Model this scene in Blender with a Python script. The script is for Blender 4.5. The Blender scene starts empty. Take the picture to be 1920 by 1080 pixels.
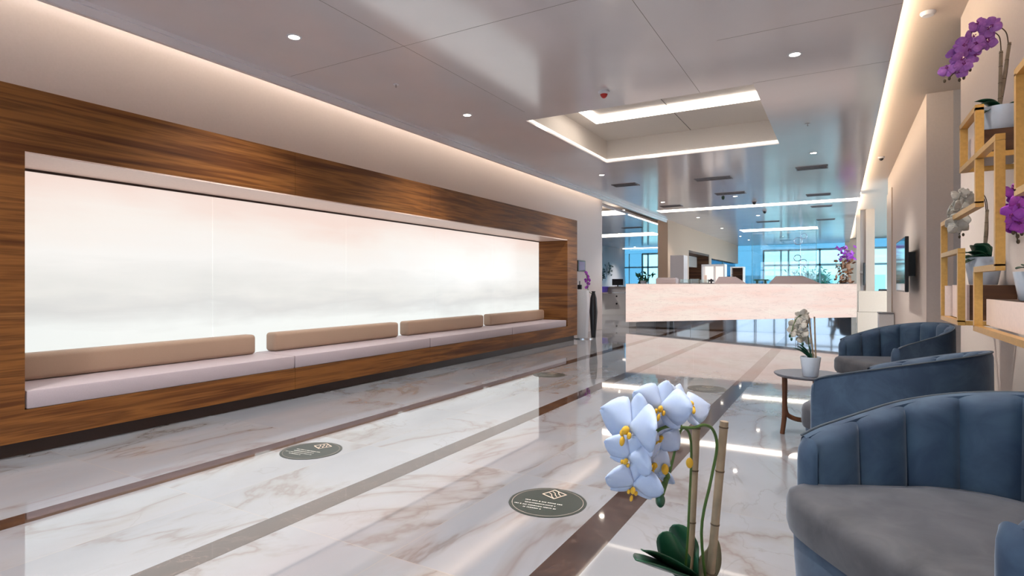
import bpy, bmesh, math, random
from mathutils import Vector, Matrix, noise
random.seed(7)
S = bpy.context.scene
COL = S.collection
PI = math.pi
R = math.radians

# ------------------------------------------------------------------ camera
F_PX = 1075.0
TH = math.atan((1575 - 960) / F_PX)
CT, ST = math.cos(TH), math.sin(TH)
CAM_Z = 1.15
cd = bpy.data.cameras.new('camera')
cam = bpy.data.objects.new('camera', cd)
COL.objects.link(cam)
cam.location = (0, 0, CAM_Z)
cam.rotation_euler = (R(90), 0, TH)
cd.sensor_width = 36.0
cd.lens = F_PX / 1920 * 36
cd.shift_y = -7 / 1920
cd.clip_start = 0.05
S.camera = cam

# ------------------------------------------------------------------ world
w = bpy.data.worlds.new('sky')
S.world = w
w.use_nodes = True
wn = w.node_tree
wn.nodes.clear()
wo = wn.nodes.new('ShaderNodeOutputWorld')
wb = wn.nodes.new('ShaderNodeBackground')
wb.inputs[0].default_value = (0.78, 0.90, 1.0, 1)
wb.inputs[1].default_value = 10.0
wn.links.new(wb.outputs[0], wo.inputs[0])

# ------------------------------------------------------------------ view
S.view_settings.view_transform = 'Standard'
S.view_settings.look = 'None'
S.view_settings.exposure = 0.27
S.view_settings.gamma = 1.0
S.view_settings.use_curve_mapping = False
S.cycles.max_bounces = 9
S.cycles.diffuse_bounces = 5
S.cycles.glossy_bounces = 5
S.cycles.transparent_max_bounces = 12
S.cycles.sample_clamp_indirect = 4.0
S.cycles.caustics_reflective = False
S.cycles.caustics_refractive = False
S.cycles.use_denoising = True
S.cycles.blur_glossy = 0.5


def rect_light(name, loc, rot, sx, sy, power, color, portal=False, spread=None):
    l = bpy.data.lights.new(name, 'AREA')
    l.shape = 'RECTANGLE'
    l.size, l.size_y = sx, sy
    l.energy = power
    l.color = color
    if spread:
        l.spread = spread
    l.cycles.is_portal = portal
    o = bpy.data.objects.new(name, l)
    COL.objects.link(o)
    o.location = loc
    o.rotation_euler = rot
    return o


# daylight portals in the glazing (far wall and the entrance wall behind)
rect_light('window_daylight_far', (-1.7, 32.7, 1.5), (R(-90), 0, 0), 4.0, 2.8, 1, (1, 1, 1), True)
rect_light('window_daylight_entrance', (-2.3, -5.1, 1.5), (R(90), 0, 0), 5.4, 2.8, 1, (1, 1, 1), True)

rect_light('window_daylight_side', (4.05, 23.5, 1.55), (0, R(90), 0), 2.9, 15.0, 1, (1, 1, 1), True)  # portal for the unseen side window added to light the far room

# ------------------------------------------------------------------ materials
MATS = {}


def new_mat(name):
    m = bpy.data.materials.new(name)
    m.use_nodes = True
    MATS[name] = m
    nt = m.node_tree
    return m, nt, nt.nodes['Principled BSDF']


def N(nt, typ, **kw):
    n = nt.nodes.new(typ)
    for k, v in kw.items():
        if k in n.inputs.keys():
            n.inputs[k].default_value = v
        else:
            setattr(n, k, v)
    return n


def coord(nt, scale=(1, 1, 1), kind='Object', loc=(0, 0, 0)):
    tc = nt.nodes.new('ShaderNodeTexCoord')
    mp = nt.nodes.new('ShaderNodeMapping')
    mp.inputs['Scale'].default_value = scale
    mp.inputs['Location'].default_value = loc
    nt.links.new(tc.outputs[kind], mp.inputs[0])
    return mp.outputs[0]


def ramp(nt, fac, stops):
    r = nt.nodes.new('ShaderNodeValToRGB')
    cr = r.color_ramp
    while len(cr.elements) < len(stops):
        cr.elements.new(0.5)
    for e, (p, c) in zip(cr.elements, stops):
        e.position = p
        e.color = (*c, 1) if len(c) == 3 else c
    nt.links.new(fac, r.inputs[0])
    return r.outputs[0]


def mixc(nt, fac, a, b, mode='MIX'):
    m = nt.nodes.new('ShaderNodeMix')
    m.data_type = 'RGBA'
    m.blend_type = mode
    for sock, val in ((m.inputs[0], fac), (m.inputs[6], a), (m.inputs[7], b)):
        if hasattr(val, 'is_output'):
            nt.links.new(val, sock)
        elif isinstance(val, (int, float)):
            sock.default_value = val
        else:
            sock.default_value = (*val, 1)
    return m.outputs[2]


def M_(nt, op, a, b=None, c=None):
    m = nt.nodes.new('ShaderNodeMath')
    m.operation = op
    for i, v in enumerate((a, b, c)):
        if v is None:
            continue
        if hasattr(v, 'is_output'):
            nt.links.new(v, m.inputs[i])
        else:
            m.inputs[i].default_value = v
    return m.outputs[0]


def plain(name, col, rough=0.5, metal=0.0, ior=1.45, emit=None, es=0.0, bump=0.0, bscale=60, var=0.04, coat=0.0, sheen=0.0):
    """procedural paint/plastic/metal: colour with a faint noise variation"""
    m, nt, p = new_mat(name)
    v = coord(nt)
    nz = N(nt, 'ShaderNodeTexNoise', Scale=bscale, Detail=3.0)
    nt.links.new(v, nz.inputs['Vector'])
    d = tuple(max(0, c * (1 - var)) for c in col)
    b = tuple(min(1, c * (1 + var)) for c in col)
    nt.links.new(ramp(nt, nz.outputs[0], [(0.3, d), (0.7, b)]), p.inputs['Base Color'])
    p.inputs['Roughness'].default_value = rough
    p.inputs['Metallic'].default_value = metal
    p.inputs['IOR'].default_value = ior
    p.inputs['Coat Weight'].default_value = coat
    p.inputs['Sheen Weight'].default_value = sheen
    if emit:
        p.inputs['Emission Color'].default_value = (*emit, 1)
        p.inputs['Emission Strength'].default_value = es
    if bump:
        bp = N(nt, 'ShaderNodeBump', Strength=bump, Distance=0.002)
        nt.links.new(nz.outputs[0], bp.inputs['Height'])
        nt.links.new(bp.outputs[0], p.inputs['Normal'])
    return m


def emitter(name, col, s):
    m = bpy.data.materials.new(name)
    m.use_nodes = True
    nt = m.node_tree
    nt.nodes.clear()
    o = nt.nodes.new('ShaderNodeOutputMaterial')
    e = nt.nodes.new('ShaderNodeEmission')
    e.inputs[0].default_value = (*col, 1)
    e.inputs[1].default_value = s
    nt.links.new(e.outputs[0], o.inputs[0])
    return m


def wood(name, stops, sc=(0.5, 0.5, 9.0), rough=0.5):
    m, nt, p = new_mat(name)
    v = coord(nt, sc)
    n1 = N(nt, 'ShaderNodeTexNoise', Scale=1.0, Detail=4.0, Roughness=0.55, Distortion=0.25)
    nt.links.new(v, n1.inputs['Vector'])
    v2 = coord(nt, (sc[0] * 2, sc[1] * 2, sc[2] * 9))
    n2 = N(nt, 'ShaderNodeTexNoise', Scale=1.0, Detail=3.0, Roughness=0.6)
    nt.links.new(v2, n2.inputs['Vector'])
    f = M_(nt, 'ADD', M_(nt, 'MULTIPLY', n1.outputs[0], 0.8), M_(nt, 'MULTIPLY', n2.outputs[0], 0.2))
    nt.links.new(ramp(nt, f, stops), p.inputs['Base Color'])
    p.inputs['Roughness'].default_value = rough
    p.inputs['IOR'].default_value = 1.35
    return m


def velvet(name, dark, light):
    m, nt, p = new_mat(name)
    v = coord(nt)
    n1 = N(nt, 'ShaderNodeTexNoise', Scale=7.0, Detail=4.0, Roughness=0.6, Distortion=0.6)
    nt.links.new(v, n1.inputs['Vector'])
    nt.links.new(ramp(nt, n1.outputs[0], [(0.35, dark), (0.65, light)]), p.inputs['Base Color'])
    p.inputs['Roughness'].default_value = 0.75
    p.inputs['Sheen Weight'].default_value = 0.38
    p.inputs['Sheen Roughness'].default_value = 0.35
    p.inputs['Sheen Tint'].default_value = (0.75, 0.85, 1.0, 1)
    n2 = N(nt, 'ShaderNodeTexNoise', Scale=500.0, Detail=2.0)
    nt.links.new(v, n2.inputs['Vector'])
    bp = N(nt, 'ShaderNodeBump', Strength=0.15, Distance=0.001)
    nt.links.new(n2.outputs[0], bp.inputs['Height'])
    nt.links.new(bp.outputs[0], p.inputs['Normal'])
    return m


def glass(name, tint, refl=0.08, rough=0.0):
    m = bpy.data.materials.new(name)
    m.use_nodes = True
    nt = m.node_tree
    nt.nodes.clear()
    o = nt.nodes.new('ShaderNodeOutputMaterial')
    t = nt.nodes.new('ShaderNodeBsdfTransparent')
    t.inputs[0].default_value = (*tint, 1)
    g = nt.nodes.new('ShaderNodeBsdfGlossy')
    g.inputs['Roughness'].default_value = rough
    fr = N(nt, 'ShaderNodeFresnel', IOR=1.45)
    fa = M_(nt, 'ADD', M_(nt, 'MULTIPLY', fr.outputs[0], 0.7), refl * 0.3)
    mx = nt.nodes.new('ShaderNodeMixShader')
    nt.links.new(fa, mx.inputs[0])
    nt.links.new(t.outputs[0], mx.inputs[1])
    nt.links.new(g.outputs[0], mx.inputs[2])
    nt.links.new(mx.outputs[0], o.inputs[0])
    return m


SEAM_X = [-4.45, -2.92, -1.66, 0.12]


def marble_floor():
    m, nt, p = new_mat('polished marble tiles')
    tc = nt.nodes.new('ShaderNodeTexCoord')
    sp = nt.nodes.new('ShaderNodeSeparateXYZ')
    nt.links.new(tc.outputs['Object'], sp.inputs[0])
    X, Y = sp.outputs[0], sp.outputs[1]
    idx = M_(nt, 'GREATER_THAN', X, -20.0)
    for s in SEAM_X + [-3.47, -2.35, -0.98]:
        idx = M_(nt, 'ADD', idx, M_(nt, 'GREATER_THAN', X, s))
    ty = M_(nt, 'DIVIDE', M_(nt, 'SUBTRACT', Y, 1.85), 1.2)
    iy = M_(nt, 'FLOOR', ty)
    cb = nt.nodes.new('ShaderNodeCombineXYZ')
    nt.links.new(M_(nt, 'MULTIPLY', idx, 3.7), cb.inputs[0])
    nt.links.new(M_(nt, 'MULTIPLY', iy, 2.3), cb.inputs[1])
    nt.links.new(M_(nt, 'MULTIPLY', M_(nt, 'ADD', idx, iy), 5.1), cb.inputs[2])
    va = nt.nodes.new('ShaderNodeVectorMath')
    va.operation = 'ADD'
    nt.links.new(tc.outputs['Object'], va.inputs[0])
    nt.links.new(cb.outputs[0], va.inputs[1])
    mp = nt.nodes.new('ShaderNodeMapping')
    mp.inputs['Rotation'].default_value = (0, 0, R(28))
    mp.inputs['Scale'].default_value = (1.0, 0.55, 1)
    nt.links.new(va.outputs[0], mp.inputs[0])
    base = (0.66, 0.63, 0.63)
    n1 = N(nt, 'ShaderNodeTexNoise', Scale=0.85, Detail=6.0, Roughness=0.55, Distortion=0.6)
    nt.links.new(mp.outputs[0], n1.inputs['Vector'])
    r1 = M_(nt, 'ABSOLUTE', M_(nt, 'SUBTRACT', n1.outputs[0], 0.5))
    vein = ramp(nt, r1, [(0.0, (1, 1, 1)), (0.010, (0.35, 0.35, 0.35)), (0.03, (0, 0, 0))])
    n2 = N(nt, 'ShaderNodeTexNoise', Scale=2.2, Detail=5.0, Roughness=0.5, Distortion=0.9)
    nt.links.new(mp.outputs[0], n2.inputs['Vector'])
    r2 = M_(nt, 'ABSOLUTE', M_(nt, 'SUBTRACT', n2.outputs[0], 0.53))
    vein2 = ramp(nt, r2, [(0.0, (1, 1, 1)), (0.006, (0.2, 0.2, 0.2)), (0.014, (0, 0, 0))])
    n3 = N(nt, 'ShaderNodeTexNoise', Scale=1.7, Detail=3.0)
    nt.links.new(mp.outputs[0], n3.inputs['Vector'])
    mask = ramp(nt, n3.outputs[0], [(0.42, (0, 0, 0)), (0.62, (1, 1, 1))])
    cl = ramp(nt, n3.outputs[0], [(0.3, (0.25, 0.265, 0.30)), (0.6, (0.295, 0.31, 0.345))])
    cloud = mixc(nt, M_(nt, 'MULTIPLY', mask, M_(nt, 'SUBTRACT', 0.5, M_(nt, 'MULTIPLY', r1, 6.0))), cl, (0.24, 0.215, 0.195))
    c1 = mixc(nt, M_(nt, 'MULTIPLY', vein, 0.55), cloud, (0.15, 0.115, 0.10))
    c2 = mixc(nt, M_(nt, 'MULTIPLY', M_(nt, 'MULTIPLY', vein2, mask), 0.5), c1, (0.20, 0.19, 0.2))
    # grout lines
    fy = M_(nt, 'FRACT', ty)
    ly = M_(nt, 'LESS_THAN', M_(nt, 'MINIMUM', fy, M_(nt, 'SUBTRACT', 1.0, fy)), 0.0018)
    g = ly
    for s in SEAM_X:
        g = M_(nt, 'MAXIMUM', g, M_(nt, 'LESS_THAN', M_(nt, 'ABSOLUTE', M_(nt, 'SUBTRACT', X, s)), 0.002))
    c3 = mixc(nt, M_(nt, 'MULTIPLY', g, 0.6), c2, (0.35, 0.32, 0.3))
    nt.links.new(c3, p.inputs['Base Color'])
    p.inputs['Roughness'].default_value = 0.035
    p.inputs['IOR'].default_value = 3.0
    return m


def dark_marble():
    m, nt, p = new_mat('dark brown marble')
    v = coord(nt)
    n1 = N(nt, 'ShaderNodeTexNoise', Scale=4.0, Detail=6.0, Roughness=0.6, Distortion=1.0)
    nt.links.new(v, n1.inputs['Vector'])
    r1 = M_(nt, 'ABSOLUTE', M_(nt, 'SUBTRACT', n1.outputs[0], 0.5))
    nt.links.new(ramp(nt, r1, [(0.0, (0.16, 0.10, 0.08)), (0.006, (0.045, 0.026, 0.02)), (0.2, (0.028, 0.017, 0.014))]), p.inputs['Base Color'])
    p.inputs['Roughness'].default_value = 0.04
    p.inputs['IOR'].default_value = 3.0
    return m


def onyx(name, cols, strength, sc=(1, 0.35, 2.2), vein=0.0, veincol=(0.7, 0.5, 0.4)):
    """translucent stone lit from behind"""
    m, nt, p = new_mat(name)
    v = coord(nt, sc)
    n1 = N(nt, 'ShaderNodeTexNoise', Scale=1.0, Detail=5.0, Roughness=0.5, Distortion=0.5)
    nt.links.new(v, n1.inputs['Vector'])
    c = ramp(nt, n1.outputs[0], cols)
    if vein:
        n2 = N(nt, 'ShaderNodeTexNoise', Scale=2.4, Detail=6.0, Roughness=0.6, Distortion=0.8)
        nt.links.new(v, n2.inputs['Vector'])
        r = M_(nt, 'ABSOLUTE', M_(nt, 'SUBTRACT', n2.outputs[0], 0.5))
        vf = ramp(nt, r, [(0.0, (1, 1, 1)), (0.012, (0, 0, 0))])
        c = mixc(nt, M_(nt, 'MULTIPLY', vf, vein), c, veincol)
    p.inputs['Base Color'].default_value = (0.16, 0.15, 0.145, 1)
    nt.links.new(c, p.inputs['Emission Color'])
    p.inputs['Emission Strength'].default_value = strength
    p.inputs['Roughness'].default_value = 0.25
    return m


mt_floor = marble_floor()
mt_dark = dark_marble()
mt_wall = plain('warm white wall paint', (0.58, 0.53, 0.53), 0.6, bump=0.05, var=0.02)
mt_wall_cool = plain('grey beige wall paint', (0.60, 0.56, 0.55), 0.6, var=0.02)
mt_ceil = plain('satin grey ceiling lacquer', (0.86, 0.82, 0.84), 0.13, ior=2.5, bscale=1.2, var=0.03)
mt_white = plain('white ceiling paint', (0.75, 0.70, 0.65), 0.5, var=0.02)
mt_wallr = plain('cream wall paint', (0.80, 0.69, 0.62), 0.6, var=0.02)
mt_wallc = plain('beige wall paint', (0.50, 0.35, 0.25), 0.6, var=0.02)
mt_soffit = plain('cream soffit paint', (0.72, 0.61, 0.52), 0.5, var=0.02)
mt_seam = plain('dark joint', (0.18, 0.16, 0.15), 0.7)
mt_vent = plain('grey vent metal', (0.20, 0.18, 0.19), 0.4, metal=0.5)
mt_wood = wood('striped walnut veneer', [(0.30, (0.05, 0.014, 0.003)), (0.42, (0.12, 0.040, 0.009)), (0.50, (0.24, 0.095, 0.022)), (0.57, (0.12, 0.042, 0.010)), (0.70, (0.30, 0.13, 0.035))])
mt_wood_dark = wood('dark shelf veneer', [(0.3, (0.035, 0.014, 0.008)), (0.55, (0.10, 0.045, 0.022)), (0.75, (0.16, 0.08, 0.04))])
mt_leg = wood('walnut leg', [(0.3, (0.07, 0.025, 0.012)), (0.6, (0.17, 0.07, 0.03))], (9, 9, 1))
mt_kick = plain('dark kick board', (0.03, 0.016, 0.012), 0.35)
mt_cushion = plain('cream leather', (0.47, 0.40, 0.43), 0.5, bump=0.1, bscale=220)
mt_backc = plain('tan leather', (0.40, 0.28, 0.205), 0.5, bump=0.1, bscale=220)
def onyx_backlight_bands():
    m, nt, p = new_mat('backlit layered onyx')
    tc = nt.nodes.new('ShaderNodeTexCoord')
    sp = nt.nodes.new('ShaderNodeSeparateXYZ')
    nt.links.new(tc.outputs['Object'], sp.inputs[0])
    n1 = N(nt, 'ShaderNodeTexNoise', Scale=1.0, Detail=4.0, Roughness=0.5, Distortion=0.3)
    nt.links.new(coord(nt, (1, 0.45, 1.3)), n1.inputs['Vector'])
    n2 = N(nt, 'ShaderNodeTexNoise', Scale=1.0, Detail=5.0, Roughness=0.6, Distortion=0.4)
    nt.links.new(coord(nt, (1, 0.8, 7.0)), n2.inputs['Vector'])
    h = M_(nt, 'ADD', M_(nt, 'MULTIPLY', sp.outputs[2], 0.46), M_(nt, 'MULTIPLY', M_(nt, 'SUBTRACT', n1.outputs[0], 0.5), 0.38))
    h = M_(nt, 'ADD', h, M_(nt, 'MULTIPLY', M_(nt, 'SUBTRACT', n2.outputs[0], 0.5), 0.12))
    c = ramp(nt, h, [(0.18, (0.93, 0.99, 0.97)), (0.34, (0.92, 0.97, 0.95)), (0.44, (0.72, 0.74, 0.73)), (0.50, (0.84, 0.85, 0.82)), (0.62, (1.0, 0.99, 0.96)), (0.76, (1.0, 0.94, 0.88)), (0.90, (0.97, 0.78, 0.70))])  # stone bands plus the panel's uneven backlight put into the colour by height
    p.inputs['Base Color'].default_value = (0.16, 0.15, 0.145, 1)
    nt.links.new(c, p.inputs['Emission Color'])
    p.inputs['Emission Strength'].default_value = 0.73
    p.inputs['Roughness'].default_value = 0.25
    return m


mt_onyx = onyx_backlight_bands()
mt_desk = onyx('backlit pink onyx', [(0.3, (1.0, 0.70, 0.60)), (0.5, (1.0, 0.79, 0.70)), (0.7, (1.0, 0.87, 0.76))], 0.72, (0.8, 1, 5.0), 0.6, (0.62, 0.44, 0.40))
mt_led = emitter('warm led strip', (1.0, 0.82, 0.64), 15.0)
mt_led_soft = emitter('warm led diffuser', (1.0, 0.88, 0.76), 6.0)
mt_led_r = emitter('recess led', (1.0, 0.87, 0.74), 1.7)
mt_lamp = emitter('downlight lens', (1.0, 0.88, 0.74), 25.0)
mt_mirror = plain('mirror steel', (0.34, 0.37, 0.40), 0.03, metal=1.0, var=0.01)
mt_steel = plain('brushed steel', (0.6, 0.6, 0.62), 0.25, metal=1.0)
mt_glass = glass('cyan window glass', (0.285, 0.405, 0.42))
mt_glass_b = glass('blue tinted glazing', (0.13, 0.235, 0.29), 0.1)
mt_glass_e = glass('entrance glass', (0.55, 0.58, 0.61))
mt_glass_s = glass('side glass', (0.95, 0.97, 0.98))
mt_glass_clear = glass('clear glass', (0.93, 0.97, 0.97), 0.15)
mt_blue = plain('blue glazed spandrel', (0.28, 0.60, 0.82), 0.15, ior=1.6, var=0.08, bscale=2)
mt_frame = plain('blue grey window frame', (0.22, 0.42, 0.50), 0.35, metal=0.3)
mt_gold = plain('brushed gold metal', (0.60, 0.34, 0.095), 0.36, metal=0.55, var=0.08)
mt_face = plain('pale rose lacquer', (0.84, 0.66, 0.58), 0.35)
mt_velvet = velvet('steel blue velvet', (0.016, 0.040, 0.085), (0.038, 0.078, 0.135))
mt_velvet_g = velvet('grey blue velvet seat', (0.036, 0.038, 0.048), (0.066, 0.068, 0.080))
mt_pipe = plain('grey piping', (0.055, 0.075, 0.10), 0.6)
mt_table = plain('charcoal table top', (0.10, 0.10, 0.125), 0.35, ior=1.6)
mt_pot = plain('white ceramic', (0.62, 0.69, 0.78), 0.22, coat=0.3, var=0.02)
mt_soil = plain('dark potting moss', (0.03, 0.022, 0.015), 0.9, bump=0.6, bscale=120)
mt_leaf = plain('dark green leaf', (0.010, 0.065, 0.034), 0.30, bscale=15, var=0.35)
mt_leaf_o = plain('olive leaf underside', (0.09, 0.09, 0.05), 0.5, bscale=15, var=0.2)
mt_stem = plain('green stem', (0.05, 0.11, 0.02), 0.5)
mt_bamboo = plain('bamboo stake', (0.26, 0.20, 0.135), 0.5, bscale=25, var=0.25)
mt_node = plain('bamboo node', (0.08, 0.055, 0.03), 0.6)
mt_black = plain('black plastic', (0.012, 0.012, 0.015), 0.3)
mt_screen = plain('dark glossy screen', (0.02, 0.03, 0.035), 0.08, ior=1.8)
mt_whiteplastic = plain('white plastic', (0.72, 0.73, 0.78), 0.3)
mt_red = plain('red plastic', (0.45, 0.02, 0.015), 0.4)
mt_grey = plain('light grey plastic', (0.42, 0.36, 0.37), 0.5)
mt_disc = plain('dark green vinyl', (0.030, 0.042, 0.038), 0.30, ior=1.5)
mt_print = plain('pale gold print', (0.72, 0.58, 0.48), 0.4)
mt_printw = plain('white print', (0.60, 0.60, 0.56), 0.5)
mt_cab = plain('beige cabinet laminate', (0.66, 0.53, 0.42), 0.4)
mt_cabw = plain('white lacquer', (0.75, 0.73, 0.72), 0.35)
mt_taupe = plain('taupe laminate', (0.36, 0.31, 0.28), 0.5)
mt_purple = plain('violet basin plastic', (0.16, 0.12, 0.75), 0.3)
mt_bark = plain('bark', (0.12, 0.08, 0.05), 0.9)
mt_shrub = plain('shrub foliage', (0.04, 0.20, 0.14), 0.6, bscale=4, var=0.5)
mt_paving = plain('outside paving', (0.55, 0.60, 0.60), 0.8, bscale=2)
mt_facade = plain('pale facade', (0.70, 0.76, 0.78), 0.8, bscale=0.5)
mt_brick = wood('reddish wood screen', [(0.3, (0.16, 0.055, 0.03)), (0.6, (0.38, 0.16, 0.10))], (6, 6, 1))
mt_ringw = plain('ring chrome', (0.45, 0.45, 0.6), 0.2, metal=0.8)


def petal_mat(name, edge, mid, vein):
    m, nt, p = new_mat(name)
    v = coord(nt, (1, 1, 1))
    n1 = N(nt, 'ShaderNodeTexNoise', Scale=60.0, Detail=3.0)
    nt.links.new(v, n1.inputs['Vector'])
    c = ramp(nt, n1.outputs[0], [(0.3, mid), (0.7, edge)])
    nt.links.new(c, p.inputs['Base Color'])
    p.inputs['Roughness'].default_value = 0.5
    p.inputs['Subsurface Weight'].default_value = 0.25
    p.inputs['Subsurface Radius'].default_value = (0.01, 0.01, 0.012)
    return m


mt_petw = petal_mat('white orchid petal', (0.52, 0.63, 0.84), (0.46, 0.57, 0.80), None)
mt_petc = petal_mat('cream orchid petal', (0.60, 0.57, 0.50), (0.50, 0.47, 0.42), None)
mt_petp = petal_mat('purple orchid petal', (0.44, 0.18, 0.56), (0.33, 0.10, 0.46), None)
mt_petm = petal_mat('magenta orchid petal', (0.44, 0.08, 0.56), (0.33, 0.04, 0.46), None)
mt_lip = plain('yellow orchid lip', (0.70, 0.42, 0.03), 0.5)
mt_lipp = plain('dark magenta lip', (0.22, 0.02, 0.18), 0.5)


# ------------------------------------------------------------------ mesh helpers
class MB:
    def __init__(s):
        s.bm = bmesh.new()

    def box(s, x0, x1, y0, y1, z0, z1, bev=0.0, mat=None, seg=2):
        b = bmesh.new()
        bmesh.ops.create_cube(b, size=1)
        for v in b.verts:
            v.co = Vector(((x0 + x1) / 2 + v.co.x * (x1 - x0), (y0 + y1) / 2 + v.co.y * (y1 - y0), (z0 + z1) / 2 + v.co.z * (z1 - z0)))
        if bev:
            bmesh.ops.bevel(b, geom=b.edges[:], offset=bev, segments=seg, profile=0.5, affect='EDGES')
        s.add(b, mat)
        return s

    def add(s, b, mat=None):
        if mat:
            bmesh.ops.transform(b, matrix=mat, verts=b.verts[:])
        me = bpy.data.meshes.new('tmp')
        b.to_mesh(me)
        b.free()
        s.bm.from_mesh(me)
        bpy.data.meshes.remove(me)
        return s

    def cyl(s, p, r, h, n=24, r2=None, mat=None):
        b = bmesh.new()
        bmesh.ops.create_cone(b, cap_ends=True, segments=n, radius1=r, radius2=r if r2 is None else r2, depth=h)
        bmesh.ops.translate(b, vec=Vector(p) + Vector((0, 0, h / 2)), verts=b.verts[:])
        s.add(b, mat)
        return s

    def sphere(s, p, r, sc=(1, 1, 1), u=16, v=10):
        b = bmesh.new()
        bmesh.ops.create_uvsphere(b, u_segments=u, v_segments=v, radius=r)
        for q in b.verts:
            q.co = Vector((q.co.x * sc[0] + p[0], q.co.y * sc[1] + p[1], q.co.z * sc[2] + p[2]))
        s.add(b)
        return s

    def lathe(s, prof, n=32, p=(0, 0, 0), cap=True):
        b = bmesh.new()
        rings = []
        for r, z in prof:
            rings.append([b.verts.new((p[0] + r * math.cos(2 * PI * i / n), p[1] + r * math.sin(2 * PI * i / n), p[2] + z)) for i in range(n)])
        for a, c in zip(rings, rings[1:]):
            for i in range(n):
                b.faces.new((a[i], a[(i + 1) % n], c[(i + 1) % n], c[i]))
        if cap:
            b.faces.new(rings[0][::-1])
            b.faces.new(rings[-1])
        s.add(b)
        return s

    def tube(s, pts, r, n=8, smooth=True, r2=None):
        pts = [Vector(q) for q in pts]
        if smooth and len(pts) > 2:
            pts = catmull(pts, 5)
        b = bmesh.new()
        rings = []
        up = Vector((0, 0, 1))
        prev = None
        for i, q in enumerate(pts):
            t = (pts[min(i + 1, len(pts) - 1)] - pts[max(i - 1, 0)]).normalized()
            if prev is None:
                a = t.cross(up)
                if a.length < 0.1:
                    a = t.cross(Vector((1, 0, 0)))
                a.normalize()
            else:
                a = (prev - t * prev.dot(t)).normalized()
            prev = a
            c = t.cross(a)
            rr = r if r2 is None else r + (r2 - r) * i / (len(pts) - 1)
            rings.append([b.verts.new(q + (a * math.cos(2 * PI * k / n) + c * math.sin(2 * PI * k / n)) * rr) for k in range(n)])
        for u, v in zip(rings, rings[1:]):
            for k in range(n):
                b.faces.new((u[k], u[(k + 1) % n], v[(k + 1) % n], v[k]))
        b.faces.new(rings[0][::-1])
        b.faces.new(rings[-1])
        s.add(b)
        return s

    def prism(s, pts, z0, z1, axis='z'):
        b = bmesh.new()

        def P(a, c, d):
            return {'z': (a, c, d), 'y': (a, d, c), 'x': (d, a, c)}[axis]
        lo = [b.verts.new(P(a, c, z0)) for a, c in pts]
        hi = [b.verts.new(P(a, c, z1)) for a, c in pts]
        b.faces.new(lo[::-1])
        b.faces.new(hi)
        n = len(pts)
        for i in range(n):
            b.faces.new((lo[i], lo[(i + 1) % n], hi[(i + 1) % n], hi[i]))
        s.add(b)
        return s

    def grid(s, f, nu, nv, closeu=False):
        b = bmesh.new()
        V = [[b.verts.new(f(i / nu, j / nv)) for j in range(nv + 1)] for i in range(nu + (0 if closeu else 1))]
        m = len(V)
        for i in range(m if closeu else m - 1):
            for j in range(nv):
                b.faces.new((V[i][j], V[(i + 1) % m][j], V[(i + 1) % m][j + 1], V[i][j + 1]))
        s.add(b)
        return s

    def build(s, name, mat, parent=None, smooth=False, loc=None):
        bmesh.ops.recalc_face_normals(s.bm, faces=s.bm.faces[:])
        me = bpy.data.meshes.new(name)
        s.bm.to_mesh(me)
        s.bm.free()
        me.materials.append(mat)
        if smooth:
            me.shade_smooth()
            try:
                me.set_sharp_from_angle(angle=R(40))
            except Exception:
                pass
        o = bpy.data.objects.new(name, me)
        COL.objects.link(o)
        if parent:
            o.parent = parent
        if loc:
            o.location = loc
        return o


def catmull(P, k):
    out = []
    n = len(P)
    for i in range(n - 1):
        a, b, c, d = P[max(i - 1, 0)], P[i], P[i + 1], P[min(i + 2, n - 1)]
        for j in range(k):
            t = j / k
            out.append(0.5 * ((2 * b) + (c - a) * t + (2 * a - 5 * b + 4 * c - d) * t * t + (3 * b - a - 3 * c + d) * t ** 3))
    out.append(P[-1])
    return out


def tag(o, label, cat, group=None):
    o['label'] = label
    o['category'] = cat
    if group:
        o['group'] = group
    return o


def struct(o):
    o['kind'] = 'structure'
    return o


def thing(name, label, cat, loc=(0, 0, 0), rz=0.0, group=None):
    o = bpy.data.objects.new(name, None)
    COL.objects.link(o)
    o.empty_display_size = 0.1
    o.location = loc
    o.rotation_euler = (0, 0, rz)
    return tag(o, label, cat, group)


def kids(o):
    return [c for c in bpy.data.objects if c.parent == o]


def copy_tree(o, parent=None):
    c = o.copy()
    COL.objects.link(c)
    c.parent = parent
    for ch in kids(o):
        copy_tree(ch, c)
    return c


def relabel(o, label, loc=None, rz=None):
    o['label'] = label
    if loc:
        o.location = loc
    if rz is not None:
        o.rotation_euler = (0, 0, rz)
    return o


def cp(x, y, d):
    """a point d metres in front of the lens, for bent stems of the plants near it"""
    a, b = (x - 960) / F_PX * d, (533 - y) / F_PX * d
    return Vector((CT * a - ST * d, ST * a + CT * d, CAM_Z + b))


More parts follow.
